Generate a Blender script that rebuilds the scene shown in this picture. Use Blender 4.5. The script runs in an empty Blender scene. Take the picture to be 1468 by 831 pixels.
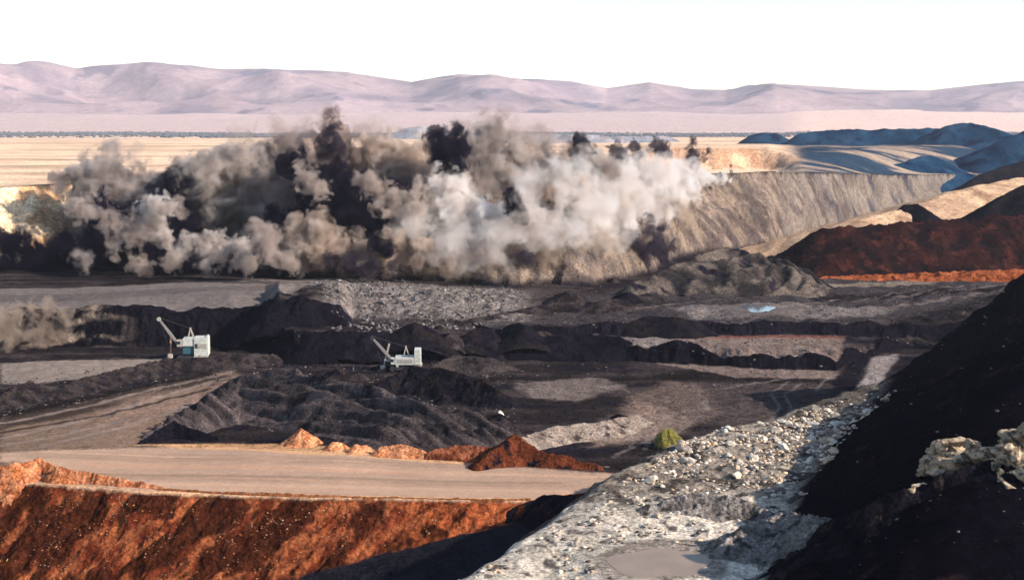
import bpy, math, random
import numpy as np
from mathutils import Vector, Matrix

sc = bpy.context.scene
col = sc.collection
rng = np.random.default_rng(7)
random.seed(7)

# ------------------------------------------------------------------ camera
F = 2017.0; CX = 734.0; CY = 415.5; YH = 180.0; CAMH = 82.0
TH = math.atan((CY - YH) / F)
cam = bpy.data.cameras.new('camera'); camo = bpy.data.objects.new('camera', cam); col.objects.link(camo)
cam.sensor_width = 36.0; cam.lens = 36.0 * F / 1468.0
cam.clip_start = 0.5; cam.clip_end = 60000
camo.location = (0, 0, CAMH); camo.rotation_euler = (math.pi / 2 - TH, 0, 0)
sc.camera = camo

# ------------------------------------------------------------------ world, sun, exposure
SUN_EL = 27.5
SUN_AZ = math.degrees(math.atan2(0.94, -0.34))      # clockwise from +Y
w = bpy.data.worlds.new("World"); sc.world = w; w.use_nodes = True
nt = w.node_tree; bg = nt.nodes['Background']
sky = nt.nodes.new('ShaderNodeTexSky'); sky.sky_type = 'NISHITA'; sky.sun_disc = False
sky.sun_elevation = math.radians(SUN_EL); sky.sun_rotation = math.radians(SUN_AZ)
sky.altitude = 200; sky.air_density = 1.05; sky.dust_density = 0.3; sky.ozone_density = 1.0
nt.links.new(sky.outputs[0], bg.inputs[0]); bg.inputs[1].default_value = 0.124
sl = bpy.data.lights.new('sun', 'SUN'); sl.energy = 5.0; sl.angle = math.radians(0.5); sl.color = (1.0, 0.90, 0.78)
so = bpy.data.objects.new('sun', sl); col.objects.link(so)
sd = Vector((math.sin(math.radians(SUN_AZ)) * math.cos(math.radians(SUN_EL)),
             math.cos(math.radians(SUN_AZ)) * math.cos(math.radians(SUN_EL)), math.sin(math.radians(SUN_EL))))
so.rotation_euler = sd.to_track_quat('Z', 'Y').to_euler(); so.location = (300, -100, 300)
vs = sc.view_settings
vs.view_transform = 'Standard'; vs.look = 'None'; vs.gamma = 1.0; vs.use_curve_mapping = False
vs.exposure = 0.85
cy = sc.cycles
cy.use_denoising = True
cy.max_bounces = 8; cy.diffuse_bounces = 2; cy.glossy_bounces = 2; cy.volume_bounces = 5; cy.transparent_max_bounces = 64
cy.volume_max_steps = 256; cy.use_adaptive_sampling = True; cy.adaptive_threshold = 0.02
HAZE = 2.7e-5

# ------------------------------------------------------------------ numeric helpers
ct, st_ = math.cos(TH), math.sin(TH)
def ray(px, py):
    u = (px - CX) / F; v = (CY - py) / F
    return np.array([u, ct + v * st_, -st_ + v * ct])
def W(px, py, z):
    """point at height z seen at photograph pixel px, py"""
    d = ray(px, py); t = (z - CAMH) / d[2]
    return np.array([d[0] * t, d[1] * t, z])
def WY(px, py, Y):
    """point at distance Y"""
    d = ray(px, py); t = Y / d[1]
    return np.array([d[0] * t, Y, CAMH + d[2] * t])
def YZ(py, z): return W(CX, py, z)[1]
WYMIN = 0
def WP(p):
    """crest point: a third value under 60 is the height above the ground, else the distance"""
    px, py, q = p
    if q >= 60: return WY(px, py, q)
    ys = np.concatenate([np.arange(190, 900, 1.0), np.arange(900, 3000, 4.0)]); d = ray(px, py)
    x = d[0] * ys / d[1]; z = CAMH + d[2] * ys / d[1]
    k = np.nonzero(z - terrain(x, ys) < q)[0]
    k = k[ys[k] > WYMIN][0] if WYMIN else k[ys[k] > (110 if px > 1250 and py > 590 else 325 if py < 650 else 205 if px > 900 else 285)][0]
    return WY(px, py, ys[k])
def pxc(X, Y): return CX + F * X / (Y * ct + 8.0)

_prm = np.random.default_rng(11).permutation(4096).astype(np.int32)
_ang = np.random.default_rng(12).random(4096).astype(np.float32) * 2 * math.pi
_gc, _gs = np.cos(_ang), np.sin(_ang)
def pn(x, y, seed=0):
    x = np.asarray(x, np.float32); y = np.asarray(y, np.float32)
    x, y = np.broadcast_arrays(x, y)
    x0 = np.floor(x); y0 = np.floor(y); fx = x - x0; fy = y - y0
    ix = x0.astype(np.int32) + int(seed) * 37; iy = y0.astype(np.int32) + int(seed) * 91
    u = fx * fx * fx * (fx * (fx * 6 - 15) + 10); v = fy * fy * fy * (fy * (fy * 6 - 15) + 10)
    a0 = _prm[ix & 4095]; a1 = _prm[(ix + 1) & 4095]; iy1 = iy + 1
    def g(a, j, dx, dy):
        k = (a + j) & 4095; k = _prm[k]
        return _gc[k] * (fx - dx if dx else fx) + _gs[k] * (fy - dy if dy else fy)
    n0 = g(a0, iy, 0, 0); n0 = n0 + (g(a1, iy, 1, 0) - n0) * u
    n1 = g(a0, iy1, 0, 1); n1 = n1 + (g(a1, iy1, 1, 1) - n1) * u
    return (n0 + (n1 - n0) * v) * 1.5
def fbm(x, y, s, octv=4, seed=0, gain=0.5, ridged=False):
    out = 0; a = 1.0; t = 0; f = 1.0 / s
    for i in range(octv):
        n = pn(x * f + 13.7 * i, y * f - 7.3 * i, seed + i)
        if ridged: n = 1 - 2 * np.abs(n)
        out = out + a * n; t += a; a *= gain; f *= 2.03
    return out / t
def ss(t):
    t = np.clip(t, 0, 1); return t * t * (3 - 2 * t)
def lerp(a, b, t): return a + (b - a) * t
def smax(a, b, k):
    h = np.clip(0.5 + 0.5 * (a - b) / k, 0, 1); return b * (1 - h) + a * h + k * h * (1 - h)
def smin(a, b, k): return -smax(-a, -b, k)
def rot(X, Y, deg):
    c, s = math.cos(math.radians(deg)), math.sin(math.radians(deg)); return X * c + Y * s, -X * s + Y * c
def polyline_sd(X, Y, P):
    """signed distance to an open polyline, positive on its right"""
    best = np.full(X.shape, 1e9, np.float32); sg = np.ones(X.shape, np.float32)
    for (ax, ay), (bx, by) in zip(P[:-1], P[1:]):
        dx, dy = bx - ax, by - ay; L = dx * dx + dy * dy
        t = np.clip(((X - ax) * dx + (Y - ay) * dy) / L, 0, 1)
        d = np.hypot(X - ax - t * dx, Y - ay - t * dy)
        s = np.where((X - ax) * dy - (Y - ay) * dx > 0, 1.0, -1.0)
        m = d < best; best = np.where(m, d, best); sg = np.where(m, s, sg)
    return best * sg
def poly_sd(X, Y, P):
    """distance to polygon outline, positive inside"""
    best = np.full(X.shape, 1e9); ins = np.zeros(X.shape, bool)
    n = len(P)
    for i in range(n):
        ax, ay = P[i][:2]; bx, by = P[(i + 1) % n][:2]
        dx, dy = bx - ax, by - ay; L = dx * dx + dy * dy + 1e-9
        t = np.clip(((X - ax) * dx + (Y - ay) * dy) / L, 0, 1)
        best = np.minimum(best, np.hypot(X - ax - t * dx, Y - ay - t * dy))
        c = ((ay > Y) != (by > Y)) & (X < dx * (Y - ay) / (dy if abs(dy) > 1e-9 else 1e-9) + ax)
        ins ^= c
    return np.where(ins, best, -best)

# ------------------------------------------------------------------ terrain height
EDGE = [(-52, 110), (-30, 155), (-7.5, 200), (17.6, 257), (47, 307), (70, 340), (92, 368), (150, 400), (260, 430)]
TOE = [(-10, 60), (18, 145), (36, 201), (53, 252), (86, 335), (100, 372)]
MUD = W(945, 806, 17.2)
def near_hill(X, Y, detail=True):
    de = polyline_sd(X, Y, EDGE); dt = polyline_sd(X, Y, TOE)
    n1 = fbm(X, Y, 22, 4, 3)
    base = 17 + 1.6 * n1 + 0.010 * (Y - 250) - 4.5 * ss((Y - 285) / 50) + 0.5 * fbm(X, Y, 5, 4, 4)
    rise = np.maximum(dt + 3.0 * fbm(X, Y, 18, 3, 5), 0)
    hh = smin((0.60 - 0.07 * ss((Y - 250) / 100)) * rise, np.interp(Y, [150, 200, 250, 330, 380], [12, 17, 22, 25, 26]).astype(np.float32) + 0.05 * rise, 4)
    if detail:
        u, v = rot(X, Y, -20)
        hh = hh + ss(rise / 8) * (1.0 * fbm(u / 2.0, v, 5, 5, 9) + 2.2 * fbm(X, Y, 17, 5, 10))
    rz = ss((Y - 225) / 40) * (dt < 8)
    z = base + hh + rz * (.7 * fbm(X, Y, 4.0, 5, 6, gain=.6) + .25)
    out = np.maximum(-(de + 2.2 * fbm(X, Y, 9, 3, 12)), 0)
    z = lerp(z, 17.2 + 0 * z, 1 - ss((np.hypot((X - MUD[0]) * 1.05, Y - MUD[1]) - 10.5) / 5))
    z = z - (0.85 + 0.3 * ss((X - 85) / 30)) * out
    z = z - 3.0 * np.exp(-np.maximum(de, 0) / 1.5) * 0.35
    return z, de, dt
def tab(px, xs, ys): return np.interp(px, xs, ys).astype(np.float32)
RY_PX = [-500, 0, 100, 200, 400, 750, 860, 950, 1200, 2000]
RY = [YZ(v, 0) for v in [676, 690, 697, 705, 712, 717, 700, 690, 690, 690]]
S1_PX = [-500, 250, 330, 385, 420, 640, 700, 830, 1060, 1200, 1235, 1300, 2400]
S1_Y = [YZ(v, 0) for v in [498, 498, 497, 500, 519, 518, 512, 516, 527, 531, 515, 500, 500]]
S1_H = [13, 13, 13, 11, 9, 8, 5.5, 4.5, 4, 4, 3, 2, 2]
S2_PX = [-500, 380, 400, 488, 505, 640, 720, 960, 1215, 1290, 2400]
S2_Y = [516, 516, 516, 520, 525, 528, 512, 520, 524, 526, 526]
S2_H = [0, 0, 7, 6, 0.5, 0.5, 2.0, 4, 4, 5, 6]
T_PX = [-1500, -300, 0, 110, 300, 700, 850, 930, 1000, 1100, 1200, 1280, 1400, 1700, 2600]
T_Y = [520, 640, 690, 722, 690, 640, 650, 730, 850, 935, 1100, 1300, 1500, 1650, 1700]
T_W = [60, 60, 60, 60, 52, 50, 60, 75, 85, 80, 60, 55, 60, 60, 60]
P_Z = [50, 50, 50, 50, 50, 50, 50, 50, 50, 49.5, 43, 35, 29, 29, 29]
PUD = W(1086, 441.5, 9.7)
def terrain(X, Y, full=False):
    X = np.asarray(X, np.float32); Y = np.asarray(Y, np.float32)
    px = pxc(X, np.maximum(Y, 1))
    wx = 3.0 * fbm(X, Y, 25, 3, 21)
    # lower floor and red tip face below the haul road
    floor = tab(px, [-500, 0, 400, 600, 750, 850, 2000], [-30, -26, -13, -7, -3, 0, 0])
    ry = tab(px, RY_PX, RY)
    wg = 2.5 * fbm(X, Y, 9, 4, 36)
    u, v = rot(X + wg, Y, 50)
    gul = fbm(u / 2.4, v, 3.2, 6, 31) + .5 * fbm(X, Y, 2.2, 4, 37)
    t = (ry - Y) + 1.6 * gul * ss((ry - Y) / 4) + 1.8 * fbm(X, Y, 7, 5, 33) + .5 * fbm(X, Y, 1.4, 3, 38)
    z = np.maximum(-0.64 * np.maximum(t, 0), floor + 0.6 * fbm(X, Y, 8, 4, 34))
    red = ss(t / 1.5) * ss((z - floor) / 1.5)
    # flat ground undulation
    flat = ss((Y - ry) / 30)
    z = z + flat * (1.1 * fbm(X, Y, 60, 3, 41) + 0.35 * fbm(X / 2.2, Y, 9, 4, 42))
    rough = ss((Y - ry - 45) / 40)
    z = z + rough * 0.55 * fbm(X, Y, 5.0, 5, 43)
    # coal faces and steps
    y1 = tab(px, S1_PX, S1_Y) + 5 * fbm(X, Y * .3, 22, 4, 51) + 1.6 * fbm(X, Y, 4, 3, 52)
    h1 = tab(px, S1_PX, S1_H) + 6.0 * fbm(X, Y * .6, 15, 5, 53) * ss((y1 + 26 - Y) / 22)
    w1 = h1 * 0.8 + 1.5
    z = z + np.maximum(h1, 0.5) * ss((Y - y1) / w1)
    f1 = ss((Y - y1 + 1) / 2) * (1 - ss((Y - y1 - w1 - 1.5) / 2))
    y2 = tab(px, S2_PX, S2_Y) + 4 * fbm(X, Y * .3, 18, 4, 54) + 1.2 * fbm(X, Y, 4, 3, 55)
    h2 = tab(px, S2_PX, S2_H); h2 = h2 * (1 + 0.5 * fbm(X, Y, 14, 3, 56))
    z = z + h2 * ss((Y - y2) / (h2 * 0.6 + 1.0))
    f2 = ss((Y - y2 + 1) / 2) * (1 - ss((Y - y2 - h2 * 0.6 - 2.5) / 2)) * ss(h2 / 1.5)
    # levelling towards the highwall
    lev = tab(px, [-500, 380, 700, 860, 1000, 1150, 1300, 2400], [13, 13, 10, 8, 6, 0, 0, 0])
    z = lerp(z, lev + 1.0 * fbm(X, Y, 40, 4, 61) + 0.4 * fbm(X, Y, 5, 3, 62), ss((Y - 560) / tab(px, [0, 900, 1200], [60, 120, 330])))
    rub = ss((px - 440) / 60) * ss((790 - px) / 70) * ss((Y - 520) / 20) * ss((640 - Y) / 30)
    z = z + rub * (2.6 * fbm(X / 1.6, Y, 16, 4, 63, ridged=True) + 0.9 * fbm(X, Y, 3.5, 3, 64))
    # highwall
    ty = tab(px, T_PX, T_Y) + 26 * fbm(X, Y, 110, 5, 71)
    tw = tab(px, T_PX, T_W); pz = tab(px, T_PX, P_Z)
    ks = ss((px - 800) / 120); sa = X * (1 - ks) + (.42 * X + .91 * (Y - 655)) * ks; t0 = (Y - ty) / tw
    tt = t0 + .20 * fbm(sa + 14 * t0, t0 * 24, 28, 6, 74, ridged=True) + .05 * fbm(sa + 8 * t0, t0 * 28, 8, 4, 75) + 0.0 * X + 0.06 * fbm(X, Y, 24, 6, 73)
    lowr = np.where(px > 860, 0.9, 1.0)
    wallp = np.where(tt < 0.45, 0.52 * tt / 0.45, np.where(tt < 0.53, 0.52 + 0.15 * (tt - 0.45), 0.532 + 0.468 * (tt - 0.53) / 0.47))
    wallp = np.clip(wallp, 0, 1)
    z = z + (pz - z) * wallp * 1.0
    wall = ss(tt * 8) * ss((1.04 - tt) * 12)
    # plain beyond
    pl = ss((tt - 1) * 3)
    und = 1.2 * fbm(X, Y, 220, 3, 81) + 0.4 * fbm(X / 2, Y, 90, 2, 82)
    right = ss((px - 1100) / 60)
    cl = ss((px - 900) / 50) * ss((1150 - px - 14 * fbm(X, Y, 60, 2, 84)) / 22)
    yc = 1285 + 30 * fbm(X, Y * 0, 60, 3, 83)
    plain_l = und + cl * (-8 * ss((Y - 960) / 200) + 19 * ss((Y - yc) / 26) - 9 * ss((Y - 1500) / 900))
    plain_r = (56 - pz) * ss((Y - ty - tw - 20) / 330) * (1 - 0.1 * ss((Y - 2300) / 1000)) + 4.0 * fbm(X / 1.5, Y, 90, 5, 85) * ss((Y - ty - tw) / 100) * ss((2900 - Y) / 700)
    z = z + pl * lerp(plain_l, plain_r, right)
    cliff = cl * ss((Y - yc) / 4) * (1 - ss((Y - yc - 24) / 4))
    far = ss((Y - 5500) / 1500)
    z = z + far * 0 + np.maximum(Y - 6200, 0) * 0.030 * ss((Y - 6200) / 1200) + ss((Y - 6500) / 2500) * 28 * fbm(X, Y, 1100, 5, 91)
    z = lerp(z, 9.6 + 0 * z, 1 - ss((np.hypot(X - PUD[0], (Y - PUD[1]) * .6) - 8) / 10))
    # camera hill + spur
    nz, de, dt = near_hill(X, Y)
    camhill = 80.3 - 0.40 * np.hypot(X * 0.6, Y) + 0.4 * fbm(X, Y, 7, 3, 95) * ss((Y - 8) / 30)
    camhill = np.where(Y < 0, 80.3 + 0 * X, camhill)
    nearw = Y < 520
    z2 = smax(z, np.where(nearw, nz, -500), 0.8)
    isnear = nearw & (nz > z)
    z3 = smax(z2, np.where(Y < 320, camhill, -500), 2.0)
    z = z3
    if full:
        return z, dict(px=px, red=red, f1=f1, f2=f2, wall=wall * (1 - isnear), tt=tt, pl=pl, cliff=cliff, near=isnear, sa=sa, de=de, dt=dt,
                       rub=rub, right=right, ry=ry, t=t, ty=ty, cam=(camhill > z2) & (Y < 320), y1=y1)
    return z
def tz(x, y): return float(terrain(np.array([x]), np.array([y]))[0])

# ------------------------------------------------------------------ mesh and material helpers
def grid_mesh(name, X, Y, Z, C=None, keep=None):
    r, c = X.shape
    idx = np.arange(r * c, dtype=np.int32).reshape(r, c)
    q = np.stack([idx[:-1, :-1], idx[:-1, 1:], idx[1:, 1:], idx[1:, :-1]], -1).reshape(-1, 4)
    if keep is not None:
        k = keep.reshape(-1)
        q = q[k[q].any(1)]
        used = np.zeros(r * c, bool); used[q.ravel()] = True
        remap = np.cumsum(used) - 1; q = remap[q].astype(np.int32)
    else: used = np.ones(r * c, bool)
    co = np.stack([X, Y, Z], -1).reshape(-1, 3)[used].astype(np.float32)
    me = bpy.data.meshes.new(name)
    me.vertices.add(len(co)); me.vertices.foreach_set('co', co.ravel())
    me.loops.add(q.size); me.loops.foreach_set('vertex_index', q.ravel())
    me.polygons.add(len(q)); me.polygons.foreach_set('loop_start', np.arange(0, q.size, 4, dtype=np.int32))
    me.update(calc_edges=True)
    if C is not None:
        a = me.color_attributes.new('albedo', 'FLOAT_COLOR', 'POINT')
        cc = np.ones((len(co), 4), np.float32); cc[:, :C.shape[-1]] = C.reshape(-1, C.shape[-1])[used]
        a.data.foreach_set('color', cc.ravel())
    me.shade_smooth()
    return me
def tri_mesh(name, V, Fc, smooth=True):
    me = bpy.data.meshes.new(name); me.from_pydata([tuple(v) for v in V], [], [tuple(f) for f in Fc]); me.update()
    if smooth: me.shade_smooth()
    return me
def link(name, me, mat=None, parent=None, loc=None):
    o = bpy.data.objects.new(name, me); col.objects.link(o)
    if mat: me.materials.append(mat) if not me.materials else None
    if parent: o.parent = parent
    if loc is not None: o.location = loc
    return o
def tag(o, label=None, cat=None, group=None, kind=None):
    if label: o['label'] = label
    if cat: o['category'] = cat
    if group: o['group'] = group
    if kind: o['kind'] = kind
    return o
def newmat(name):
    m = bpy.data.materials.new(name); m.use_nodes = True
    return m, m.node_tree, m.node_tree.nodes['Principled BSDF']
def N(nt, t, **kw):
    n = nt.nodes.new(t)
    for k, v in kw.items(): setattr(n, k, v)
    return n
def earth_mat(name, fine=1.2, bump=0.5, contrast=0.55, rough=0.95, bscale=1.0, speck=0.0, speckcol=(.4, .36, .3)):
    m, nt, b = newmat(name)
    at = N(nt, 'ShaderNodeAttribute', attribute_name='albedo')
    tc = N(nt, 'ShaderNodeTexCoord')
    n1 = N(nt, 'ShaderNodeTexNoise'); n1.inputs['Scale'].default_value = 1 / (fine * 3); n1.inputs['Detail'].default_value = 9; n1.inputs['Roughness'].default_value = 0.72
    n2 = N(nt, 'ShaderNodeTexNoise'); n2.inputs['Scale'].default_value = 1 / (fine * 25); n2.inputs['Detail'].default_value = 5
    for n in (n1, n2): nt.links.new(tc.outputs['Object'], n.inputs['Vector'])
    mr = N(nt, 'ShaderNodeMapRange'); mr.inputs['From Min'].default_value = 0.3; mr.inputs['From Max'].default_value = 0.7
    mr.inputs['To Min'].default_value = 1 - contrast; mr.inputs['To Max'].default_value = 1 + contrast
    nt.links.new(n1.outputs['Fac'], mr.inputs['Value'])
    mr2 = N(nt, 'ShaderNodeMapRange'); mr2.inputs['From Min'].default_value = 0.3; mr2.inputs['From Max'].default_value = 0.7
    mr2.inputs['To Min'].default_value = 0.8; mr2.inputs['To Max'].default_value = 1.2
    nt.links.new(n2.outputs['Fac'], mr2.inputs['Value'])
    mu = N(nt, 'ShaderNodeMath', operation='MULTIPLY'); nt.links.new(mr.outputs[0], mu.inputs[0]); nt.links.new(mr2.outputs[0], mu.inputs[1])
    vm = N(nt, 'ShaderNodeVectorMath', operation='SCALE'); nt.links.new(at.outputs['Color'], vm.inputs[0]); nt.links.new(mu.outputs[0], vm.inputs['Scale'])
    n3 = N(nt, 'ShaderNodeTexNoise'); n3.inputs['Scale'].default_value = 1 / (fine * .75); n3.inputs['Detail'].default_value = 4; n3.inputs['Roughness'].default_value = .7
    nt.links.new(tc.outputs['Object'], n3.inputs['Vector'])
    m3 = N(nt, 'ShaderNodeMapRange'); m3.inputs['From Min'].default_value = .3; m3.inputs['From Max'].default_value = .7; m3.inputs['To Min'].default_value = 1 - contrast * .9; m3.inputs['To Max'].default_value = 1 + contrast * .9
    nt.links.new(n3.outputs['Fac'], m3.inputs['Value'])
    vm3 = N(nt, 'ShaderNodeVectorMath', operation='SCALE'); nt.links.new(vm.outputs[0], vm3.inputs[0]); nt.links.new(m3.outputs[0], vm3.inputs['Scale'])
    vc = N(nt, 'ShaderNodeTexVoronoi'); vc.inputs['Scale'].default_value = 1 / (fine * .9); vc.inputs['Detail'].default_value = 1.5; nt.links.new(tc.outputs['Object'], vc.inputs['Vector'])
    al = N(nt, 'ShaderNodeMix', data_type='RGBA'); nt.links.new(at.outputs['Alpha'], al.inputs['Factor']); nt.links.new(at.outputs['Color'], al.inputs['A']); nt.links.new(vm3.outputs[0], al.inputs['B'])
    outc = al.outputs['Result']
    if speck > 0:
        vo = N(nt, 'ShaderNodeTexVoronoi'); vo.inputs['Scale'].default_value = 1 / (fine * 1.6); nt.links.new(tc.outputs['Object'], vo.inputs['Vector'])
        sp = N(nt, 'ShaderNodeMath', operation='LESS_THAN'); nt.links.new(vo.outputs['Color'], sp.inputs[0]); sp.inputs[1].default_value = speck
        lt = N(nt, 'ShaderNodeMath', operation='LESS_THAN'); nt.links.new(vo.outputs['Distance'], lt.inputs[0]); lt.inputs[1].default_value = 0.33
        an = N(nt, 'ShaderNodeMath', operation='MULTIPLY'); nt.links.new(sp.outputs[0], an.inputs[0]); nt.links.new(lt.outputs[0], an.inputs[1])
        mx = N(nt, 'ShaderNodeMix', data_type='RGBA'); nt.links.new(an.outputs[0], mx.inputs['Factor']); nt.links.new(outc, mx.inputs['A']); mx.inputs['B'].default_value = (*speckcol, 1)
        outc = mx.outputs['Result']
    nt.links.new(outc, b.inputs['Base Color'])
    b.inputs['Roughness'].default_value = rough
    b.inputs['Specular IOR Level'].default_value = 0.0
    bp = N(nt, 'ShaderNodeBump'); bp.inputs['Strength'].default_value = bump; bp.inputs['Distance'].default_value = bscale
    hm = N(nt, 'ShaderNodeMath', operation='MULTIPLY'); nt.links.new(n1.outputs['Fac'], hm.inputs[0]); nt.links.new(at.outputs['Alpha'], hm.inputs[1]); nt.links.new(hm.outputs[0], bp.inputs['Height'])
    bp2 = N(nt, 'ShaderNodeBump', invert=True); bp2.inputs['Strength'].default_value = bump * .6; bp2.inputs['Distance'].default_value = bscale * .28
    hv = N(nt, 'ShaderNodeMath', operation='MULTIPLY'); nt.links.new(vc.outputs['Distance'], hv.inputs[0]); nt.links.new(at.outputs['Alpha'], hv.inputs[1]); nt.links.new(hv.outputs[0], bp2.inputs['Height']); nt.links.new(bp.outputs[0], bp2.inputs['Normal']); nt.links.new(bp2.outputs[0], b.inputs['Normal'])
    return m
M_GROUND = earth_mat('ground_earth', 1.1, 0.9, 0.5)
M_HEAP = earth_mat('heap_earth', 0.8, 1.0, 0.55)
M_FAR = earth_mat('far_earth', 60, 0.4, 0.16, bscale=20)
def flat_mat(name, c, rough=0.7, metal=0.0, var=0.15, scale=1.5):
    m, nt, b = newmat(name)
    tc = N(nt, 'ShaderNodeTexCoord'); n1 = N(nt, 'ShaderNodeTexNoise'); n1.inputs['Scale'].default_value = scale; n1.inputs['Detail'].default_value = 6
    nt.links.new(tc.outputs['Object'], n1.inputs['Vector'])
    mx = N(nt, 'ShaderNodeMix', data_type='RGBA'); nt.links.new(n1.outputs['Fac'], mx.inputs['Factor'])
    mx.inputs['A'].default_value = (*[v * (1 - var) for v in c], 1); mx.inputs['B'].default_value = (*[min(1, v * (1 + var)) for v in c], 1)
    nt.links.new(mx.outputs['Result'], b.inputs['Base Color']); b.inputs['Roughness'].default_value = rough; b.inputs['Metallic'].default_value = metal
    return m

# colours (linear albedo)
def C(*a): return np.array(a, np.float32)
COAL = C(.006, .005, .008); DGREY = C(.017, .0135, .0140); GREY = C(.042, .032, .031); LGREY = C(.20, .165, .15)
TAN = C(.40, .30, .23); PALE = C(.62, .50, .38); ORANGE = C(.55, .30, .15); RED = C(.34, .085, .03); DRED = C(.13, .035, .016)
ROAD = C(.36, .235, .165); WHITE = C(.58, .50, .40); BEIGE = C(.19, .14, .108)

# ------------------------------------------------------------------ the ground sheet
def build_ground():
    s_in = np.linspace(-0.42, 0.42, 1180)
    s_l = -0.42 - np.cumsum(np.linspace(0.002, 0.03, 60)); s_r = 0.42 + np.cumsum(np.linspace(0.002, 0.03, 60))
    s = np.concatenate([s_l[::-1], s_in, s_r])
    near = np.concatenate([np.array([-60, -30, -10, 0]), np.geomspace(3, 150, 90), np.linspace(152, 236, 110)])
    ys = np.arange(831, 240, -0.55); mid = 77 * F / (ys - 180)
    farr = np.geomspace(mid[-1] * 1.01, 16500, 170)
    rows = np.concatenate([near, mid, farr])
    # extra rows on the faces
    rows = np.sort(np.concatenate([rows, np.arange(480, 545, 0.55), np.arange(292, 316, 0.5), np.arange(645, 760, 1.2)]))
    S, Yg = np.meshgrid(s, rows)
    X = S * np.maximum(Yg + 15, 40) * 1.0; Yg = Yg.astype(np.float32); X = X.astype(np.float32)
    Z, m = terrain(X, Yg, True)
    px = m['px']
    def mix(Cc, c, wgt): return Cc + (c - Cc) * wgt[..., None]
    n = fbm(X, Yg, 30, 5, 101); n2 = fbm(X / 3, Yg, 12, 4, 102); nf = fbm(X, Yg, 3, 3, 103)
    A = np.zeros(X.shape + (3,), np.float32) + DGREY
    A = mix(A, GREY, ss(0.35 + 1.8 * n2)); A = mix(A, COAL * 2, ss((fbm(X / 2.2, Yg, 16, 5, 104) - .10) * 5) * .8)
    def paint(poly, z, c, feather=3.0, amt=1.0, wob=4.0, brk=0.0):
        P = [W(a, b, z)[:2] for a, b in poly]
        xs = [p[0] for p in P]; yy = [p[1] for p in P]
        mm = (X > min(xs) - 20) & (X < max(xs) + 20) & (Yg > min(yy) - 25) & (Yg < max(yy) + 25)
        if not mm.any(): return
        x_, y_ = X[mm], Yg[mm]
        d = poly_sd(x_, y_, P) + wob * n[mm] + brk * nf[mm]
        k = ss(d / feather + 0.5) * amt
        A[mm] = A[mm] + (c - A[mm]) * k[..., None]
    flatz = m['f1'] * 0
    # haul road and the lanes in front
    paint([(0, 600), (120, 575), (330, 530), (360, 548), (200, 640), (400, 645), (560, 655), (880, 680), (860, 705), (740, 716), (400, 712), (200, 705), (0, 690)], 0, ROAD * 0.55, 6, .85, 2)
    paint([(0, 650), (180, 640), (330, 640), (480, 650), (700, 664), (890, 680), (850, 708), (740, 720), (400, 714), (180, 704), (60, 665), (0, 662)], 0, ROAD, 3, 1, 1)
    # wheel lanes: long streaks along the road
    for k, (ya, yb) in enumerate([(655, 662), (668, 674), (684, 689), (697, 703)]):
        paint([(40, ya - 8), (300, ya - 4), (860, ya + 12), (860, yb + 10), (300, yb), (40, yb - 6)], 0, (ROAD * C(1.25, 1.18, 1.12)) if k % 2 else ROAD * 0.72, 2.5, .45, 2.5)
    paint([(180, 636), (380, 634), (700, 656), (690, 664), (380, 648)], 0, ORANGE, 2, .8, 2)
    paint([(0, 520), (240, 514), (260, 520), (180, 535), (40, 552), (0, 550)], 0, C(.19, .15, .125), 3, 1, 2)
    paint([(0, 590), (160, 560), (330, 535), (330, 545), (170, 580), (0, 615)], 0, DGREY * .8, 5, .8, 3)
    paint([(180, 570), (330, 545), (310, 570), (120, 620)], 0, C(.20, .13, .10), 8, .7, 4)
    # tracks and pale patches on the right-hand floor
    paint([(850, 640), (900, 575), (960, 545), (1010, 560), (1030, 590), (960, 625)], 0, C(.24, .165, .13), 8, .9, 6, 2)
    paint([(880, 560), (960, 548), (1180, 545), (1210, 580), (1100, 620), (1000, 610)], 0, C(.065, .048, .045), 8, .7, 6, 3)
    paint([(740, 548), (860, 540), (900, 552), (830, 575), (760, 570)], 0, C(.15, .115, .10), 4, .8, 4, 2)
    paint([(980, 530), (1200, 535), (1190, 548), (900, 545)], 0, DGREY * .7, 5, .8, 4)
    paint([(935, 484), (1210, 484), (1200, 524), (1060, 522), (940, 505)], 4, C(.155, .112, .095), 3, 1, 2)
    paint([(960, 481), (1210, 481), (1210, 486), (960, 486)], 4, C(.22, .09, .06), 2, .5, 1)
    paint([(890, 482), (960, 476), (965, 492), (900, 500)], 4, LGREY * .9, 2, .8, 3, 2)
    # upper right grey floor
    paint([(640, 470), (780, 430), (1100, 380), (1468, 372), (1500, 400), (1250, 465), (960, 460)], 8, C(.046, .038, .039), 10, .9, 10)
    paint([(960, 440), (1120, 436), (1300, 440), (1200, 455), (1000, 458)], 8, C(.15, .125, .115), 6, .8, 6, 2)
    paint([(1170, 402), (1400, 384), (1468, 378), (1468, 384), (1300, 400), (1180, 410)], 8, C(.24, .18, .14), 4, .7, 5, 3)
    paint([(1160, 425), (1468, 398), (1468, 405), (1200, 432)], 8, DGREY * .7, 6, .8, 6)
    # bench on top of the coal at the left
    paint([(-60, 415), (110, 412), (500, 395), (620, 400), (470, 412), (370, 442), (-60, 445)], 13, C(.13, .107, .098), 6, 1, 6)
    paint([(-60, 424), (110, 420), (480, 402), (480, 407), (110, 430), (-60, 433)], 13, C(.085, .07, .066), 4, .7, 3)
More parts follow.
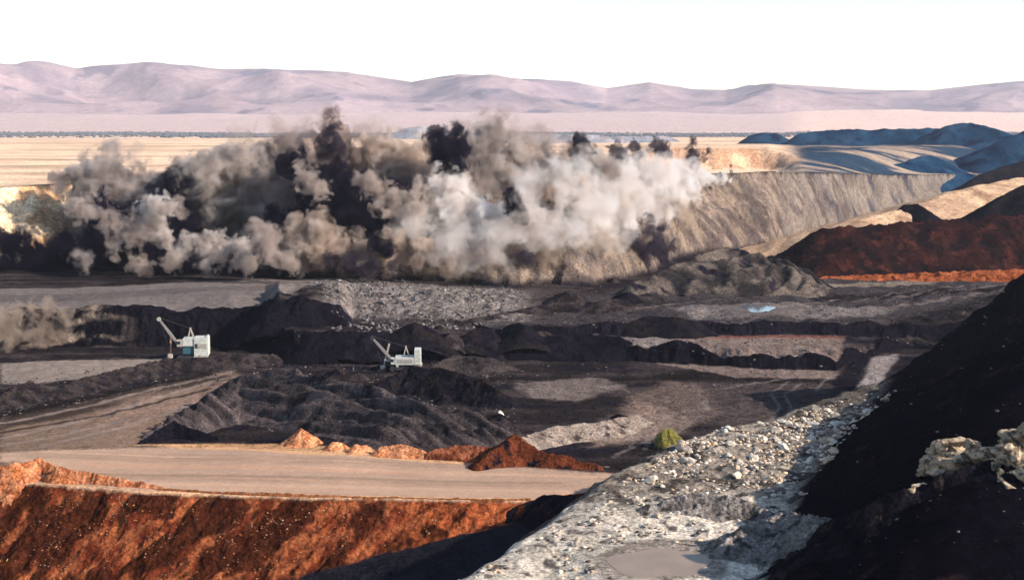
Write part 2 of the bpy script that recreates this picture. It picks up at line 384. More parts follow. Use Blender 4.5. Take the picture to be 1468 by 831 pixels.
    def line(pts, z, wd, c, amt=.8):
        P = [tuple(W(a, b, z)[:2]) for a, b in pts]; xs = [p[0] for p in P]; yy = [p[1] for p in P]
        mm = (X > min(xs) - 8) & (X < max(xs) + 8) & (Yg > min(yy) - 10) & (Yg < max(yy) + 10)
        x_, y_ = X[mm], Yg[mm]; d = np.abs(polyline_sd(x_, y_, P)) + .8 * n[mm] + .5 * nf[mm]
        k = ss(1.3 - d / wd) * amt; A[mm] = A[mm] + (c - A[mm]) * k[..., None]
    TRK = C(.17, .135, .12)
    for pts in ([(1100, 612), (1118, 585), (1105, 565), (1130, 545)], [(1115, 612), (1135, 588), (1125, 566), (1150, 548)], [(940, 640), (985, 612), (1015, 590), (1010, 570), (980, 552)],
                [(880, 655), (930, 630), (980, 600), (1010, 575)], [(905, 640), (912, 628), (905, 615), (890, 605)], [(925, 645), (930, 630), (922, 618)], [(780, 640), (850, 622), (930, 612), (990, 585)],
                [(740, 545), (820, 548), (900, 560), (960, 575)], [(1170, 560), (1180, 545), (1200, 535)], [(1000, 560), (1060, 552), (1130, 540), (1200, 528)]):
        line(pts, 0, .8, TRK, .55)
    for pts in ([(980, 470), (1100, 452), (1300, 432), (1440, 405)], [(1000, 448), (1150, 432), (1330, 412), (1460, 392)], [(1120, 440), (1240, 420), (1400, 395)], [(900, 440), (1000, 428), (1180, 412)]):
        line(pts, 9, 1.5, C(.13, .10, .09), .6)
    for pts in ([(0, 628), (120, 600), (240, 565), (330, 540)], [(0, 606), (130, 580), (250, 552), (330, 534)], [(60, 640), (180, 610), (280, 575)], [(0, 640), (90, 622), (180, 600)]):
        line(pts, 0, 1.4, C(.22, .165, .14), .7)
    for i_, (xa, xb, yy) in enumerate([(60, 520, 654), (250, 870, 661), (120, 600, 670), (420, 880, 676), (100, 800, 684), (300, 700, 690), (150, 860, 697)]):
        line([(xa, yy - 6), ((xa + xb) / 2, yy + 1), (xb, yy + 8)], 0, [1.2, .6, 1.6, .9][i_ % 4], [ROAD * C(1.3, 1.25, 1.2), ROAD * .68, ROAD * C(1.2, 1.05, .95)][i_ % 3], .7)
    line([(200, 704), (400, 709), (600, 713), (760, 716)], 0, 1.2, ORANGE, .8)
    for pts in ([(0, 596), (120, 572), (300, 536)], [(0, 618), (160, 590), (300, 556)]): line(pts, 0, 1.2, DGREY * .6, .8)
    paint([(1222, 548), (1238, 520), (1252, 496), (1290, 493), (1270, 520), (1262, 545)], 4, LGREY * 1.1, 2, 1, 1.5)
    paint([(1190, 530), (1225, 498), (1248, 496), (1222, 545)], 4, COAL * 1.4, 2, .9, 1.5); paint([(1266, 545), (1280, 515), (1300, 495), (1330, 494), (1300, 530)], 4, COAL * 2, 2, .8, 1.5)
    # rubble slope
    k = m['rub'] * (1 - m['f1']); A = mix(A, np.where((fbm(X, Yg, 7, 3, 111) > -.12)[..., None], LGREY * .80, LGREY * .45), k)
    # coal faces
    A = mix(A, COAL, ss(m['f1'] * 1.6)); A = mix(A, COAL * 1.3, ss(m['f2'] * 1.5))
    dustf = ss((215 - px) / 120) * m['f1'] * ss((fbm(X / 1.3, Z * 2.2 + Yg * 1.5, 13, 4, 112) + .02) * 4) * .8
    A = mix(A, C(.22, .17, .13), dustf)
    # red face
    wg = 3 * fbm(X, Yg, 9, 4, 36); u, v = rot(X + wg, Yg, 50); g = fbm(u / 2.2, v, 2.6, 6, 32); g2 = fbm(u / 2.2, v, 9, 5, 121)
    redc = mix(mix(np.zeros_like(A) + C(.105, .022, .009), C(.235, .068, .026), ss(.5 + 2.4 * g)), DRED * .25, ss((g2 + .06) * 8) * .92)  # dark streaks: brown soil, plus gully shadow put into the albedo
    vivid = ss((px - 520) / 130); redc = mix(redc, RED * .95, vivid * ss(.6 + 2.2 * nf) * .85)
    redk = ss(m['t'] / 0.8) * (Yg < m['ry'] + 2)
    A = mix(A, redc, redk)
    A = mix(A, ORANGE * C(1.05, 1.1, 1.2), ss(1 - np.abs(m['t'] + .8 + nf) / 1.6) * ss((760 - px) / 30) * .8)
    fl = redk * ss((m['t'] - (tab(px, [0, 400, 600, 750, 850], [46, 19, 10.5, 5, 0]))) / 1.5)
    A = mix(A, C(.014, .013, .018), fl)  # lower floor painted dark to carry the spur's cast shadow
    # highwall
    sa, tq = m['sa'] + 3 * fbm(X, Yg, 20, 3, 133), m['tt']; wn = fbm(sa + 14 * tq, tq * 28, 12, 5, 131); wn2 = fbm(sa + 10 * tq, tq * 22, 34, 4, 132)
    wallc = mix(np.zeros_like(A) + BEIGE, C(.10, .078, .07), ss(.4 + 2.4 * wn))
    rightw = ss((px - 1090) / 60)
    wallc = mix(wallc, C(.15, .125, .11), rightw * .6)
    wallc = mix(wallc, C(.035, .035, .05), ss((wn2 - .10) * 6) * .85 * ss((px - 1120) / 120))
    wallc = mix(wallc, mix(np.zeros_like(A) + C(.72, .52, .33), C(.50, .29, .15), ss((wn + wn2 - .05) * 4)), ss((330 - px) / 80))
    wallc = mix(wallc, C(.055, .040, .038), ss((fbm(sa + 12 * tq, tq * 26, 18, 5, 137) - .02) * 5) * .75 * ss((px - 560) / 60) * ss((1330 - px) / 160))
    A = mix(A, wallc, ss(m['wall'] * 2))
    # plains
    pb = fbm(X / 2.6, Yg, 130, 3, 141)
    plc = mix(np.zeros_like(A) + C(.72, .50, .34), C(.50, .33, .22), ss(.3 + 2.2 * pb))
    plc = mix(plc, C(.18, .15, .11), ss((fbm(X / 3, Yg, 55, 2, 143) - .36) * 6) * .6)
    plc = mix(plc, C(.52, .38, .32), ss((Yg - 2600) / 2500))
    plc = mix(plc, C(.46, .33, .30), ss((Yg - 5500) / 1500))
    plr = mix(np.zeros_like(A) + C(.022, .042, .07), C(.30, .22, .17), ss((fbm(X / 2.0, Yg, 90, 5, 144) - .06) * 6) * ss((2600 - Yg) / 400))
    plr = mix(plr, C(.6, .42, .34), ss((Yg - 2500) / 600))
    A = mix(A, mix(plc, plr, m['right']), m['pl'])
    A = mix(A, mix(np.zeros_like(A) + C(.55, .35, .22), C(.42, .23, .14), ss(.5 + 2 * wn)), ss(m['cliff'] * 2) * (1 - m['right']))
    # spur and hillside
    nm = m['near'].astype(np.float32)
    de, dt = m['de'], m['dt']
    sp = mix(np.zeros_like(A) + WHITE, C(.44, .37, .30), ss(.25 + 2.0 * n))
    sp = mix(sp, C(.12, .10, .09), ss((fbm(X, Yg, 4, 4, 151) - .20) * 6))
    sp = mix(sp, C(.012, .012, .016), ss((-de - .8 + 2.5 * nf) / 2))  # left flank of the spur painted near black, its shade in the colour
    sp = mix(sp, C(.15, .115, .09), ss((Yg - 228) / 25) * .75)
    sp = mix(sp, C(.035, .028, .026), ss((fbm(X, Yg, 8, 4, 155) - .06) * 6) * ss((Yg - 222) / 20) * .85)
    sp = mix(sp, C(.03, .025, .025), ss((Yg - 318) / 30) * .7)
    hc = mix(np.zeros_like(A) + C(.0035, .003, .005), C(.018, .010, .010), ss((fbm(X, Yg, 10, 5, 152) - .2) * 4))  # hillside shade put into the albedo, near black throughout
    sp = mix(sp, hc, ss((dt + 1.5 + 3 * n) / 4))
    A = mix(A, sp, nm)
    A = mix(A, C(.10, .09, .08), m['cam'].astype(np.float32))
    # damp flat beside the hillside
    paint([(850, 800), (910, 775), (1000, 770), (1050, 800), (1040, 831), (860, 835)], 17, C(.22, .18, .15), 1.5, .9, .8)
    SM = np.ones(X.shape, np.float32)
    for poly, z_, v_ in (([(0, 650), (180, 640), (330, 640), (480, 650), (700, 664), (890, 680), (850, 708), (740, 718), (400, 710), (180, 700), (60, 665), (0, 662)], 0, .78),
                         ([(0, 520), (240, 514), (260, 520), (180, 535), (40, 552), (0, 550)], 0, .6), ([(0, 596), (330, 535), (200, 636), (0, 650)], 0, .45),
                         ([(-60, 415), (110, 412), (500, 395), (620, 400), (470, 412), (370, 442), (-60, 445)], 13, .5)):
        d = poly_sd(X, Yg, [W(a, b, z_)[:2] for a, b in poly]); SM -= v_ * ss(d / 4 + .3)
    A = np.concatenate([np.clip(A, 0.003, .95), np.clip(SM, .15, 1)[..., None]], -1)
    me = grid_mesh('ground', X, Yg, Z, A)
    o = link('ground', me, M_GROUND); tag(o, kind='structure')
build_ground()

# ------------------------------------------------------------------ distant hills
def build_hills():
    SP = [-700, -300, 0, 60, 110, 160, 210, 260, 330, 400, 500, 590, 660, 700, 760, 830, 870, 930, 990, 1040, 1110, 1200, 1240, 1330, 1400, 1468, 1800, 2200]
    SY = [100, 90, 93, 96, 105, 100, 96, 100, 104, 106, 108, 120, 108, 110, 118, 122, 129, 121, 130, 132, 121, 127, 130, 133, 127, 122, 118, 125]
    s = np.linspace(-0.60, 0.60, 1000); rows = np.linspace(9000, 15500, 240)
    S, Y = np.meshgrid(s, rows); X = S * Y
    px = CX + F * S / ct
    sy = tab(px, SP, SY)
    crest = CAMH + 13000 * (YH - sy) / F
    t = (Y - 9600) / 3400
    prof = ss(np.minimum(t, 1)) * (1 - 0.55 * ss((t - 1) / 0.8))
    n = fbm(X / 1.1, Y, 1900, 4, 201, ridged=True, gain=.36); n2 = fbm(X, Y, 1300, 4, 205, gain=.4)
    k = np.sin(np.clip(t, 0, 1) * math.pi)
    Z = 120 + (crest - 120) * np.clip(prof + k * (0.42 * n + .20 * n2 - .12), -.1, 1.0) + 8 * n2
    foot = terrain(X, Y)
    Z = np.where(t < 0, foot - 30, Z) 
    Z = lerp(foot - 25, Z, ss(t * 5))
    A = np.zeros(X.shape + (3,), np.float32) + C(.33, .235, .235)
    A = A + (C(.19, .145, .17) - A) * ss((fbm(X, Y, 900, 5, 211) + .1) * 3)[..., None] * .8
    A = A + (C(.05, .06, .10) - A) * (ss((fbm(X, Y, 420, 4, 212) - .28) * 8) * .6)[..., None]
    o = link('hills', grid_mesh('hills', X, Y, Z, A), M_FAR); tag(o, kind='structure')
build_hills()

# ------------------------------------------------------------------ heaps, ridges and mounds
def heap(name, label, ridges, cat='mound', group=None, slope=0.66, cols=None, noise=0.5, nscale=6.0, res=0.7, streak=None, mat=None, pad=1.25, extra=None, flat=None, slope_r=None, ymin=0):
    """ridges: list of crest lines, each [(px, py, Y), ...]; the slope falls from the crest at the angle of repose"""
    global WYMIN
    WYMIN = ymin; R = [[WP(p) for p in r] for r in ridges]; WYMIN = 0
    P = np.array([p for r in R for p in r])
    h = max(p[2] - tz(p[0], p[1]) for p in P)
    h = max(h, 1.0)
    ext = h / min(slope, slope_r or 9) * pad + 4
    x0, x1 = P[:, 0].min() - ext, P[:, 0].max() + ext; y0, y1 = P[:, 1].min() - ext, P[:, 1].max() + ext
    nx = int(min(420, (x1 - x0) / res)) + 2; ny = int(min(420, (y1 - y0) / res)) + 2
    X, Y = np.meshgrid(np.linspace(x0, x1, nx), np.linspace(y0, y1, ny)); X = X.astype(np.float32); Y = Y.astype(np.float32)
    wob = 0.30 * h; sd_ = len(label) * 7 + int(P[0, 0]) % 97
    Xw = X + wob * fbm(X, Y, h * 1.7 + 2, 3, sd_); Yw = Y + wob * fbm(X, Y, h * 1.7 + 2, 3, sd_ + 5)
    Z = np.full(X.shape, -1e3, np.float32)
    for r in R:
        if len(r) == 1: r = [r[0], r[0] + np.array([.01, 0, 0])]
        for a, b in zip(r[:-1], r[1:]):
            dx, dy = b[0] - a[0], b[1] - a[1]; L = dx * dx + dy * dy
            t = np.clip(((Xw - a[0]) * dx + (Yw - a[1]) * dy) / L, 0, 1)
            d = np.hypot(Xw - a[0] - t * dx, Yw - a[1] - t * dy)
            sl_ = slope
            if slope_r is not None: sl_ = np.where((Xw - a[0]) * dy - (Yw - a[1]) * dx > 0, slope_r, slope)
            zz = a[2] + t * (b[2] - a[2]) - sl_ * d
            Z = np.maximum(Z, zz)
    base = terrain(X, Y)
    hh = Z - base
    if flat is not None: hh = np.where(hh > flat, flat + (hh - flat) * .12, hh)
    prof = np.clip(hh / h, 0, 1)
    nn = fbm(X, Y, nscale, 5, sd_ + 9)
    Zf = base + hh + noise * nn * ss((hh + 1) / 2)
    Zf = Zf + .5 * noise * fbm(X, Y, max(nscale * .22, res * 3), 4, sd_ + 12, gain=.6) * ss((hh + .5) / 1.5)
    if streak:
        ang, sc_, amp = streak
        u, v = rot(X, Y, ang); sn = fbm(u / 7, v, sc_, 3, sd_ + 20); Zf = Zf + amp * sn * ss(hh / 2)
    else: sn = nn
    if extra is not None: Zf = Zf + extra(X, Y, hh)
    c0, c1, c2 = cols
    A = np.zeros(X.shape + (3,), np.float32) + c0
    A = A + (c1 - A) * ss(.5 + 2.2 * sn)[..., None]
    A = A + (c2 - A) * (ss((fbm(X, Y, nscale * .8, 4, sd_ + 30) - .15) * 5))[..., None]
    o = link(name, grid_mesh(name, X, Y, Zf, np.clip(A, .004, .9), keep=hh > -0.35), mat or M_HEAP)
    return tag(o, label, cat, group)

BLK = (COAL * 1.5, DGREY * .9, COAL)
GRY = (DGREY, GREY, COAL * 2)
LGR = (GREY, LGREY, DGREY)
REDC = (C(.42, .165, .075), C(.48, .22, .11), C(.28, .08, .03))
G1 = 'dark heaps of coal and spoil on the pit floor'
def terraces(X, Y, hh):
    u, v = rot(X, Y, -36); q = v + .003 * (u + 250) ** 2 * .5 + 1.5 * fbm(X, Y, 14, 3, 77)
    return (.95 * np.sin(q * 1.15) + .35 * np.sin(q * 3.4)) * ss(hh / 3)
heap('spoil_heap', 'long dark terraced heap with a sharp black left flank, beside the haul road',
     [[(215, 615, 2.0), (252, 599, 4), (345, 540, 9.5)], [(345, 540, 9.5), (430, 553, 9), (560, 596, 6.5), (690, 618, 4.0)],
      [(395, 532, 8), (470, 543, 9), (600, 578, 8), (720, 600, 5.5)]],
     'heap', G1, cols=(DGREY * 2.4, GREY * 1.9, DGREY * 1.3), noise=.5, nscale=9, res=.4, streak=(-35, 2.6, 1.0), slope=.78, slope_r=.60, extra=terraces)
heap('coal_heap', 'small pure black heap at the left foot of the terraced heap, touching the haul road', [[(200, 631, 1.0), (250, 602, 4.2), (305, 624, 1.5)]], 'heap', G1, cols=(COAL, COAL * 1.5, COAL), noise=.6, nscale=3, res=.3, slope=.9)
heap('spoil_heap', 'black steep heap with a tan cap before the low white excavator',
     [[(545, 548, 3), (592, 522, 7), (606, 525, 7)], [(606, 526, 7), (640, 529, 7), (690, 545, 6), (712, 556, 5)]],
     'heap', G1, cols=(COAL * 1.6, DGREY * .8, COAL), noise=1.3, nscale=5, res=.35, slope=.62)
heap('spoil_heap', 'low dark heap with one lit side, left of the low white excavator',
     [[(470, 532, 2), (486, 528, 3.5), (520, 536, 2)]], 'heap', G1, cols=GRY, noise=.5, res=.4)
heap('spoil_heap', 'grey rounded bank behind the low white excavator, right of its tail',
     [[(622, 522, 2), (650, 508, 4), (700, 512, 4), (725, 520, 2)]], 'heap', G1, cols=(GREY * 1.3, GREY, DGREY), noise=.5, res=.5, slope=.5)
heap('spoil_bank', 'pale brown bank curving above the haul road, left of the green bush',
     [[(745, 625, 3), (800, 610, 3.5), (860, 604, 3.5), (915, 594, 2.5)]], 'bank', None, cols=(C(.20, .155, .13), C(.27, .21, .17), GREY), noise=.6, nscale=5, res=.35, slope=.5)
heap('spoil_heap', 'dark red and black heap beside the haul road, under the pale brown bank',
     [[(690, 656, 2.5), (735, 622, 6.5), (765, 642, 3.5), (850, 664, 1.5)]], 'heap', None, cols=(DRED * .6, DRED, COAL * 1.5), noise=.9, nscale=4, res=.3, slope=.8)
# rubble berms at the left
heap('rubble_berm', 'dark rubble berm between the pale lane and the brown lane at the left',
     [[(-60, 585, 2), (-10, 572, 3), (42, 546, 5), (70, 556, 3), (150, 534, 4), (240, 514, 4), (330, 512, 3)]], 'berm', 'rubble berms by the lanes',
     cols=GRY, noise=1.3, nscale=4, res=.5, slope=.5)
heap('rubble_berm', 'dark lumpy rubble berm in front of the white excavator with the tall boom',
     [[(252, 513, 2.5), (300, 513, 2.5), (345, 506, 4), (390, 508, 3)]], 'berm', 'rubble berms by the lanes',
     cols=GRY, noise=1.1, nscale=4, res=.5, slope=.5)
heap('coal_heap', 'jagged pure black heap on top of the coal face, left of the lit grey rubble', [[(362, 440, 3), (395, 425, 6), (408, 432, 5), (432, 420, 6.5), (462, 440, 5), (488, 455, 3)]], 'heap', G1, cols=(COAL, COAL * 1.2, COAL), noise=1.6, nscale=6, res=.5, slope=.9)
heap('coal_heap', 'long pure black bank in shade behind the low white excavator', [[(392, 486, 2), (440, 480, 4), (500, 474, 5), (560, 476, 4), (620, 482, 3)]], 'heap', G1, cols=(COAL, COAL * 1.6, COAL), noise=1.2, nscale=6, res=.5, slope=.8)
heap('coal_heap', 'black bank crossing the middle floor right of the grey rounded bank', [[(680, 498, 2.5), (740, 484, 4.5), (800, 480, 4.5), (890, 480, 3)]], 'heap', G1, cols=(COAL, COAL * 1.8, COAL), noise=1.1, nscale=7, res=.5, slope=.7)
_r = random.Random(21)
for i in range(26):
    bx = _r.choice([(600, 900, 535, 600), (420, 560, 505, 530), (620, 860, 455, 500), (880, 1180, 395, 440), (640, 800, 580, 640)])
    px_, py_ = _r.uniform(*bx[:2]), _r.uniform(*bx[2:]); q_ = _r.uniform(1.0, 2.6)
    heap('dump_cone', 'small dark tipped cone on the pit floor', [[(px_ - _r.uniform(3, 12), py_ + _r.uniform(-1, 3), q_ * .7), (px_, py_, q_), (px_ + _r.uniform(2, 12), py_ + _r.uniform(0, 3), q_ * .6)]],
         'heap', 'small tipped cones on the pit floor', cols=[BLK, GRY, (COAL * 2, GREY, COAL)][i % 3], noise=.5, nscale=3, res=.35, slope=.7)
# small cones on the middle floor
cones = [((690, 468), 4, 'small black cone on the grey floor, left of its larger twin'), ((742, 462), 4.5, 'wider black cone on the grey floor, right of its small twin'),
         ((596, 462), 4.5, 'small black pointed heap right of the lit grey rubble'), ((936, 452), 3, 'long low black heap left of the puddle'),
         ((900, 418), 5, 'blue grey cone at the left foot of the bulldozed heap'), ((812, 417), 6, 'brown grey rounded mound in front of the dust covered wall'),
         ((1102, 407), 2.5, 'small black heap at the right foot of the bulldozed heap')]
for (a, b), q, lab in cones:
    heap('spoil_heap', lab, [[(a - 12, b + 3, q * .8), (a, b, q), (a + 14, b + 4, q * .7)]] if a != 936 else [[(905, 461, 1.5), (930, 452, 3), (975, 455, 3), (1000, 461, 1.5)]],
         'heap', G1, cols=BLK if a != 812 else GRY, noise=.4, res=.6, slope=.6)
heap('spoil_ridge', 'long grey ridge running left down from the bulldozed heap',
     [[(660, 460, 1.5), (790, 434, 3), (860, 432, 3.5), (930, 420, 4)]], 'ridge', None, cols=GRY, noise=.7, res=.8, slope=.35)
def dozer(X, Y, hh):
    return 1.0 * np.sin(X * 0.75 + 0.02 * (Y - 640) ** 2) * ss(hh / 3) * ss((X - 108) / 6)
heap('bulldozed_heap', 'big grey brown heap scored by bulldozer cuts, in the middle distance',
     [[(905, 404, 615), (975, 378, 632), (1040, 354, 660), (1085, 364, 650)], [(985, 378, 640), (1050, 370, 640), (1110, 368, 655), (1150, 384, 655)], [(1060, 385, 632), (1125, 380, 640)]],
     'heap', None, cols=(C(.022, .019, .019), C(.105, .082, .068), COAL * 2), noise=1.6, nscale=14, res=.7, slope=.58, extra=dozer)
heap('spoil_ridge', 'long dark red ridge crossing the right side of the pit',
     [[(1185, 326, 755), (1290, 318, 765), (1400, 312, 770), (1560, 300, 775), (1800, 290, 790)]], 'ridge', None, cols=(C(.010, .006, .007), C(.025, .009, .008), C(.05, .016, .012)), noise=2.2, nscale=12, res=1.0, slope=.6)
heap('spoil_bank', 'sunlit rust red slump on the right end of the dark red ridge', [[(1340, 362, 5), (1400, 342, 10), (1468, 330, 13), (1560, 322, 14)]], 'bank', None, cols=(C(.07, .02, .012), C(.17, .045, .02), C(.28, .08, .035)), noise=2.0, nscale=7, res=.8, slope=.62, ymin=600)
heap('spoil_bank', 'low orange red strip of rubble along the foot of the dark red ridge',
     [[(1180, 396, 716), (1230, 394, 716), (1320, 391, 712), (1468, 385, 708), (1560, 381, 700)]], 'bank', None, cols=(RED * .55, C(.30, .085, .035), DRED * .4), noise=1.0, nscale=4, res=.8, slope=.5)
heap('sand_ramp', 'smooth tan ramp of earth behind the dark red ridge',
     [[(1230, 312, 850), (1330, 288, 900), (1400, 266, 960), (1450, 256, 1000), (1520, 250, 1020)]], 'ramp', None, cols=(C(.42, .27, .17), C(.50, .33, .21), C(.30, .18, .11)), noise=1.0, nscale=20, res=2, slope=.30, streak=(60, 8, .6))
heap('spoil_ridge', 'black ridge at the right edge above the tan ramp',
     [[(1425, 290, 830), (1468, 262, 840), (1560, 240, 850)]], 'ridge', None, cols=BLK, noise=1.4, nscale=14, res=1.2, slope=.6)
heap('spoil_ridge', 'small black ridge between the tan ramp and the dark red ridge',
     [[(1300, 293, 880), (1322, 291, 875), (1340, 305, 850)]], 'ridge', None, cols=BLK, noise=1.0, nscale=12, res=1.2, slope=.6)
heap('spoil_ridge', 'far black ridge touching the right edge under the blue dumps',
     [[(1400, 250, 1330), (1440, 238, 1340), (1500, 222, 1350), (1620, 210, 1350)]], 'ridge', None, cols=BLK, noise=2, nscale=20, res=2.5, slope=.5)
G2 = 'dark blue dumps on the horizon at the right'
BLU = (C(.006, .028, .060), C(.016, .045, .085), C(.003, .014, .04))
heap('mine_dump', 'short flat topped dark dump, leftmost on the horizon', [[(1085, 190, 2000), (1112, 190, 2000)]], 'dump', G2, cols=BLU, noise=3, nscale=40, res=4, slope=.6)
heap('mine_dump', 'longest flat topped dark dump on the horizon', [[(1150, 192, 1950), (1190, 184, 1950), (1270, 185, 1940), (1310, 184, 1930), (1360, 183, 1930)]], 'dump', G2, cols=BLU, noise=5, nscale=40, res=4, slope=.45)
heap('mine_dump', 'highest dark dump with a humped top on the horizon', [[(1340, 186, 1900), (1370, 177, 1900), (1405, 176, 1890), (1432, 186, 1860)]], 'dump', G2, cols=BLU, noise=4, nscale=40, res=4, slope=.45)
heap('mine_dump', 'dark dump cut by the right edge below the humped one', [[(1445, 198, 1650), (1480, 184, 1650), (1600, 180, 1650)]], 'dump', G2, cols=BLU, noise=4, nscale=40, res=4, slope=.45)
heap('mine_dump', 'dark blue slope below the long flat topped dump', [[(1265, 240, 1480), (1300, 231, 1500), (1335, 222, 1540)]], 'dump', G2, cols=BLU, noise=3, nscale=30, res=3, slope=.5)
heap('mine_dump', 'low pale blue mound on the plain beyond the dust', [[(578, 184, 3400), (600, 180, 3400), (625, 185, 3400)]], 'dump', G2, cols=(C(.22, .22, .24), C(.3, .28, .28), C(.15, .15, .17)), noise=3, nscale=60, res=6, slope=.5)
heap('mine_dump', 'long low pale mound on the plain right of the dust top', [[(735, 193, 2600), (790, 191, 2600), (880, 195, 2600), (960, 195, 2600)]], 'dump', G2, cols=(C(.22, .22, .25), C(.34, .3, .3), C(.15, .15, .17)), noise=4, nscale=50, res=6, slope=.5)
# red earth beside the haul road
G3 = 'orange earth heaps along the haul road'
for pts, lab in [([(404, 634, 1), (432, 612, 4.2), (456, 628, 1.5)], 'tallest orange earth cone at the far edge of the haul road'),
                 ([(476, 633, 2), (490, 634, 1.6)], 'small orange heap next to the tall orange cone'),
                 ([(508, 637, 1.8), (524, 637, 1.8)], 'second small orange heap from the tall orange cone'),
                 ([(546, 640, 2.2), (575, 636, 3), (604, 644, 2)], 'lumpy wide orange heap in the middle of the roadside row'),
                 ([(618, 645, 2), (655, 638, 3), (705, 640, 3.5)], 'dark red heap with an orange crest at the right end of the roadside row')]:
    heap('earth_heap', lab, [pts], 'heap', G3, cols=REDC if 'dark red' not in lab else (DRED, C(.3, .1, .05), DRED * .6), noise=.5, nscale=2.5, res=.22, slope=.75)
heap('earth_heap', 'big orange heap at the left edge in front of the haul road', [[(-40, 672, 4), (20, 664, 4.5), (62, 655, 4.5), (80, 666, 3.5)], [(80, 668, 3.5), (130, 676, 2.4), (230, 697, .8)]],
     'heap', None, cols=(C(.40, .13, .05), C(.48, .20, .10), C(.22, .06, .025)), noise=.7, nscale=2.2, res=.22, slope=1.25)
heap('spoil_heap', 'black curved mound at the right end of the red slope, below the haul road', [[(735, 728, 1.5), (780, 708, 4), (840, 708, 4.5), (880, 705, 4)]],
     'heap', None, cols=(COAL, COAL * 1.5, DRED * .5), noise=.5, nscale=5, res=.3, slope=.8)  # coal black here paints in the shade on the mound
heap('earth_berm', 'low crumbly orange berm along the near edge of the haul road', [[(225, 699, .5), (330, 704, .8), (420, 707, .7), (520, 711, .9), (620, 713, .8), (700, 714, 1.0), (760, 714, .6)]],
     'berm', None, cols=(C(.22, .08, .032), C(.26, .10, .042), C(.17, .055, .022)), noise=.5, nscale=2.2, res=.16, slope=1.3)
# foreground
heap('rubble_heap', 'grey rubble heap on the pale spur, beside the dark hillside', [[(1010, 802, 1.5), (1060, 756, 4), (1120, 736, 4.5), (1190, 740, 2)]],
     'heap', None, cols=(C(.13, .115, .10), C(.22, .19, .17), C(.05, .045, .04)), noise=.9, nscale=3, res=.18, slope=.6)
heap('rubble_heap', 'dark grey rubble bank across the middle of the pale spur', [[(930, 724, .8), (990, 706, 2.4), (1060, 714, 2.4), (1110, 738, 1.5)]],
     'heap', None, cols=(C(.14, .12, .11), C(.24, .21, .19), C(.05, .045, .04)), noise=.9, nscale=3, res=.2, slope=.42)

# far wood on the plain
def wood():
    V = []; Fc = []
    r = random.Random(3)
    for i in range(15000):
        px_ = r.uniform(-150, 1700); Y = min(6500, max(3700, r.gauss(4900, 600) + 500 * math.sin(px_ * .011)))
        X = (px_ - CX) / F * Y; z = tz_cache(X, Y); h = r.uniform(2.5, 5.5) * (1 if px_ < 900 else .7); w_ = h * r.uniform(.8, 2.2)
        b = len(V)
        for k in range(6):
            a = k * math.pi / 3; V.append((X + w_ * math.cos(a), Y + w_ * math.sin(a), z + h * .35))
        V.append((X, Y, z + h)); V.append((X, Y, z - 1))
        for k in range(6): Fc.append((b + k, b + (k + 1) % 6, b + 6)); Fc.append((b + (k + 1) % 6, b + k, b + 7))
    return V, Fc
_gx, _gy = np.meshgrid(np.linspace(-2600, 2800, 240), np.linspace(3600, 6600, 120)); _gz = terrain(_gx, _gy)
def tz_cache(x, y):
    i = int(np.clip((y - 3600) / 3000 * 119, 0, 118)); j = int(np.clip((x + 2600) / 5400 * 239, 0, 238)); return float(_gz[i, j])
V, Fc = wood()
M_TREE = flat_mat('wood_foliage', (.095, .10, .11), .9, var=.4, scale=.02)
tag(link('distant_trees', tri_mesh('distant_trees', V, Fc), M_TREE), 'far off line of grey green trees across the plain', 'wood', kind='stuff')

# ------------------------------------------------------------------ puddle
def puddle():
    c = PUD; n_ = 40; V = []
    for i in range(n_):
        a = i / n_ * 2 * math.pi; r = 1 + .18 * math.sin(3 * a + 1) + .1 * math.sin(5 * a)
        V.append((c[0] + 6.2 * r * math.cos(a), c[1] + 11 * r * math.sin(a)))
    z = 9.7
    V3 = [(x, y, z) for x, y in V] + [(x * .995 + c[0] * .005, y * .995 + c[1] * .005, z - .6) for x, y in V]
    Fc = [tuple(range(n_))] + [(i, (i + 1) % n_, n_ + (i + 1) % n_, n_ + i)[::-1] for i in range(n_)]
    m, nt, b = newmat('puddle_water'); b.inputs['Base Color'].default_value = (.35, .38, .42, 1); b.inputs['Roughness'].default_value = .08; b.inputs['Metallic'].default_value = .8
    tag(link('puddle', tri_mesh('puddle', V3, Fc, False), m), kind='structure')
puddle()
def mud():
    V = []; n_ = 48
    for i in range(n_):
        a = i / n_ * 2 * math.pi; r = 1 + .12 * math.sin(2 * a + 1) + .08 * math.sin(5 * a); V.append((MUD[0] + 7.0 * r * math.cos(a), MUD[1] + 7.4 * r * math.sin(a)))
    V3 = [(x, y, 17.23) for x, y in V] + [(x, y, 16.8) for x, y in V]
    Fc = [tuple(range(n_))] + [(i, (i + 1) % n_, n_ + (i + 1) % n_, n_ + i)[::-1] for i in range(n_)]
    m = flat_mat('muddy_water', (.24, .175, .125), .5, var=.3, scale=.25)
    tag(link('muddy_puddle', tri_mesh('muddy_puddle', V3, Fc, False), m), kind='structure')
mud()

